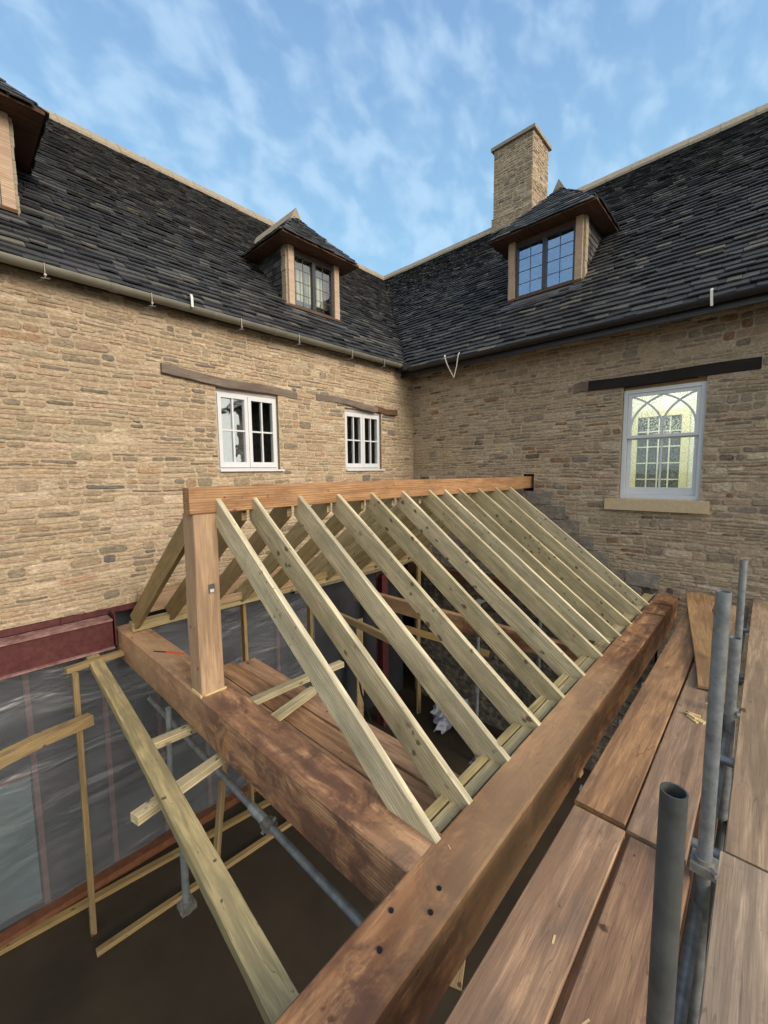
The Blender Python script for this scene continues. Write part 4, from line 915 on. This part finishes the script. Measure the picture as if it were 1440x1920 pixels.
# stepladder in the gloom
sl_ = thing('stepladder', 'grey aluminium stepladder standing inside behind the first rafters', 'ladder', (-3.4, -1.6, -4.85))
for y in (-1.75, -1.40):
    m_ = MB(); m_.tube([(-3.75, y, -4.85), (-3.4, y, -3.0)], .018, 8); m_.build('rail', M['galv'], sl_); m_ = MB(); m_.tube([(-3.05, y, -4.85), (-3.4, y, -3.0)], .014, 8); m_.build('rear_leg', M['galv'], sl_)
for k in range(6):
    t = .1 + k * .16; x = -3.75 + .35 * t; z = -4.85 + 1.85 * t; m_ = MB(); m_.box((x - .04, -1.74, z), (x + .04, -1.41, z + .02)); m_.build('tread', M['galv'], sl_)
# crumpled polythene on the floor
bgm = MB(); rb = random.Random(9); nu, nv = 30, 18
def cr_(th, ph): return 1 + .22 * math.sin(3 * th + 2 * ph) + .16 * math.sin(7 * th - 3 * ph + 1) + .12 * math.sin(11 * th + 6 * ph) + rb.uniform(-.09, .09)
ring = [[None] * nu for _ in range(nv + 1)]
for j in range(nv + 1):
    for i in range(nu):
        th = 2 * math.pi * i / nu; ph = math.pi * j / nv; r_ = cr_(th, ph) if 0 < j < nv else 1
        ring[j][i] = (-.45 + .42 * r_ * math.sin(ph) * math.cos(th), -1.25 + .26 * r_ * math.sin(ph) * math.sin(th), max(-4.849, -4.68 + .22 * r_ * math.cos(ph)))
bgm.raw([p for q in ring for p in q], [(j * nu + i, j * nu + (i + 1) % nu, (j + 1) * nu + (i + 1) % nu, (j + 1) * nu + i) for j in range(nv) for i in range(nu)])
meta(bgm.build('plastic_sheet', M['bag']), 'crumpled bluish white plastic heap on the floor between the rafters', 'plastic sheet')
# red pencil / chisel on the tie beam
pc = thing('chisel', 'slim chisel with a red handle lying on the oak tie beam', 'chisel', (-5.42, -1.35, -1.738))
m_ = MB(); m_.tube([(-5.44, -1.30, -1.728), (-5.34, -1.47, -1.728)], .010, 10); m_.build('handle', M['redplastic'], pc)
m_ = MB(); m_.tube([(-5.44, -1.30, -1.728), (-5.515, -1.18, -1.732)], .007, 8); m_.build('blade', M['blacksteel'], pc)

# trees across the garden, mirrored in the panes
def tree(x, y, h, r, seed, label):
    t = thing('garden_tree', label, 'tree', (x, y, -4.95), 'trees across the garden'); rnd = random.Random(seed)
    m_ = MB(); m_.tube([(x, y, -4.95), (x + .1, y, -4.95 + h * .3), (x - .1, y + .1, -4.95 + h * .6)], .16, 8)
    for k in range(5):
        a = rnd.uniform(0, 6.28); m_.tube([(x, y, -4.95 + h * (.3 + .06 * k)), (x + math.cos(a) * r * .6, y + math.sin(a) * r * .6, -4.95 + h * (.5 + .07 * k))], .06, 6)
    m_.build('trunk', M['bark'], t)
    c = MB(); cl_ = [(rnd.uniform(-.6, .6) * r, rnd.uniform(-.6, .6) * r, h * rnd.uniform(.4, .85), r * rnd.uniform(.3, .5)) for _ in range(14)]
    for k in range(1500):
        q = rnd.choice(cl_); d = Vector((rnd.gauss(0, 1), rnd.gauss(0, 1), rnd.gauss(0, 1))).normalized() * q[3] * rnd.uniform(.6, 1.1); p = Vector((x + q[0], y + q[1], -4.95 + q[2])) + d
        u = Vector((rnd.gauss(0, 1), rnd.gauss(0, 1), rnd.gauss(0, 1))).normalized(); v = u.orthogonal().normalized() * .14; u = u * .2
        c.face([p - u, p - v, p + u, p + v])
    c.build('crown', M['leaf'], t)
for i, (x, y, h, r, lab) in enumerate(((5.5, -25, 6.6, 1.9, 'bushy garden tree behind the camera, nearest the house'), (10, -27, 6.2, 1.8, 'low round garden tree behind the camera'), (14.5, -31, 9.5, 2.6, 'tall garden tree behind the camera, second from the end'), (19.5, -32, 11, 3.0, 'tallest garden tree behind the camera, farthest right'))): tree(x, y, h, r, 60 + i, lab)

def peg(a, b, label): return T('batten_end', label, 'timber', a, b, .05, .06, M['rafter'], group='pale batten ends in the gap')
peg((-5.72, -5.10, -1.84), (-5.68, -4.825, -1.84), 'pale rounded batten end in the dark gap beside the near board')
peg((-5.83, -5.10, -1.80), (-5.79, -4.865, -1.80), 'pale squared batten end at the bottom edge by the near board')

# clutter half seen on the dark floor inside
for k, (a, b, lab) in enumerate((((-3.9, -3.6, -4.82), (-1.6, -2.6, -4.80), 'brown plank lying on the dark floor inside'), ((-2.9, -1.1, -4.82), (-1.9, -3.3, -4.70), 'shorter plank crossing another on the floor inside'), ((-.3, -3.6, -4.8), (-.15, -3.3, -2.6), 'plank leaning on the inner block wall'), ((-1.9, -.25, -4.8), (-1.75, -.12, -2.7), 'plank standing beside the red steel column'))):
    T('plank', lab, 'plank', a, b, .16, .035, M['oldpine'], up=(0, 1, 0) if k > 1 else (0, 0, 1), group='planks inside the frame')
cb_ = MB(); cb_.tube([(-3.55, -1.9, -2.0), (-3.5, -2.0, -2.7), (-3.35, -2.1, -3.3), (-3.2, -2.3, -3.9), (-2.9, -2.6, -4.4), (-2.5, -2.8, -4.83), (-2.0, -3.0, -4.83)], .012, 8)
meta(cb_.build('cable', M['blacksteel'], smooth=True), 'black cable hanging down inside behind the first rafters', 'cable')
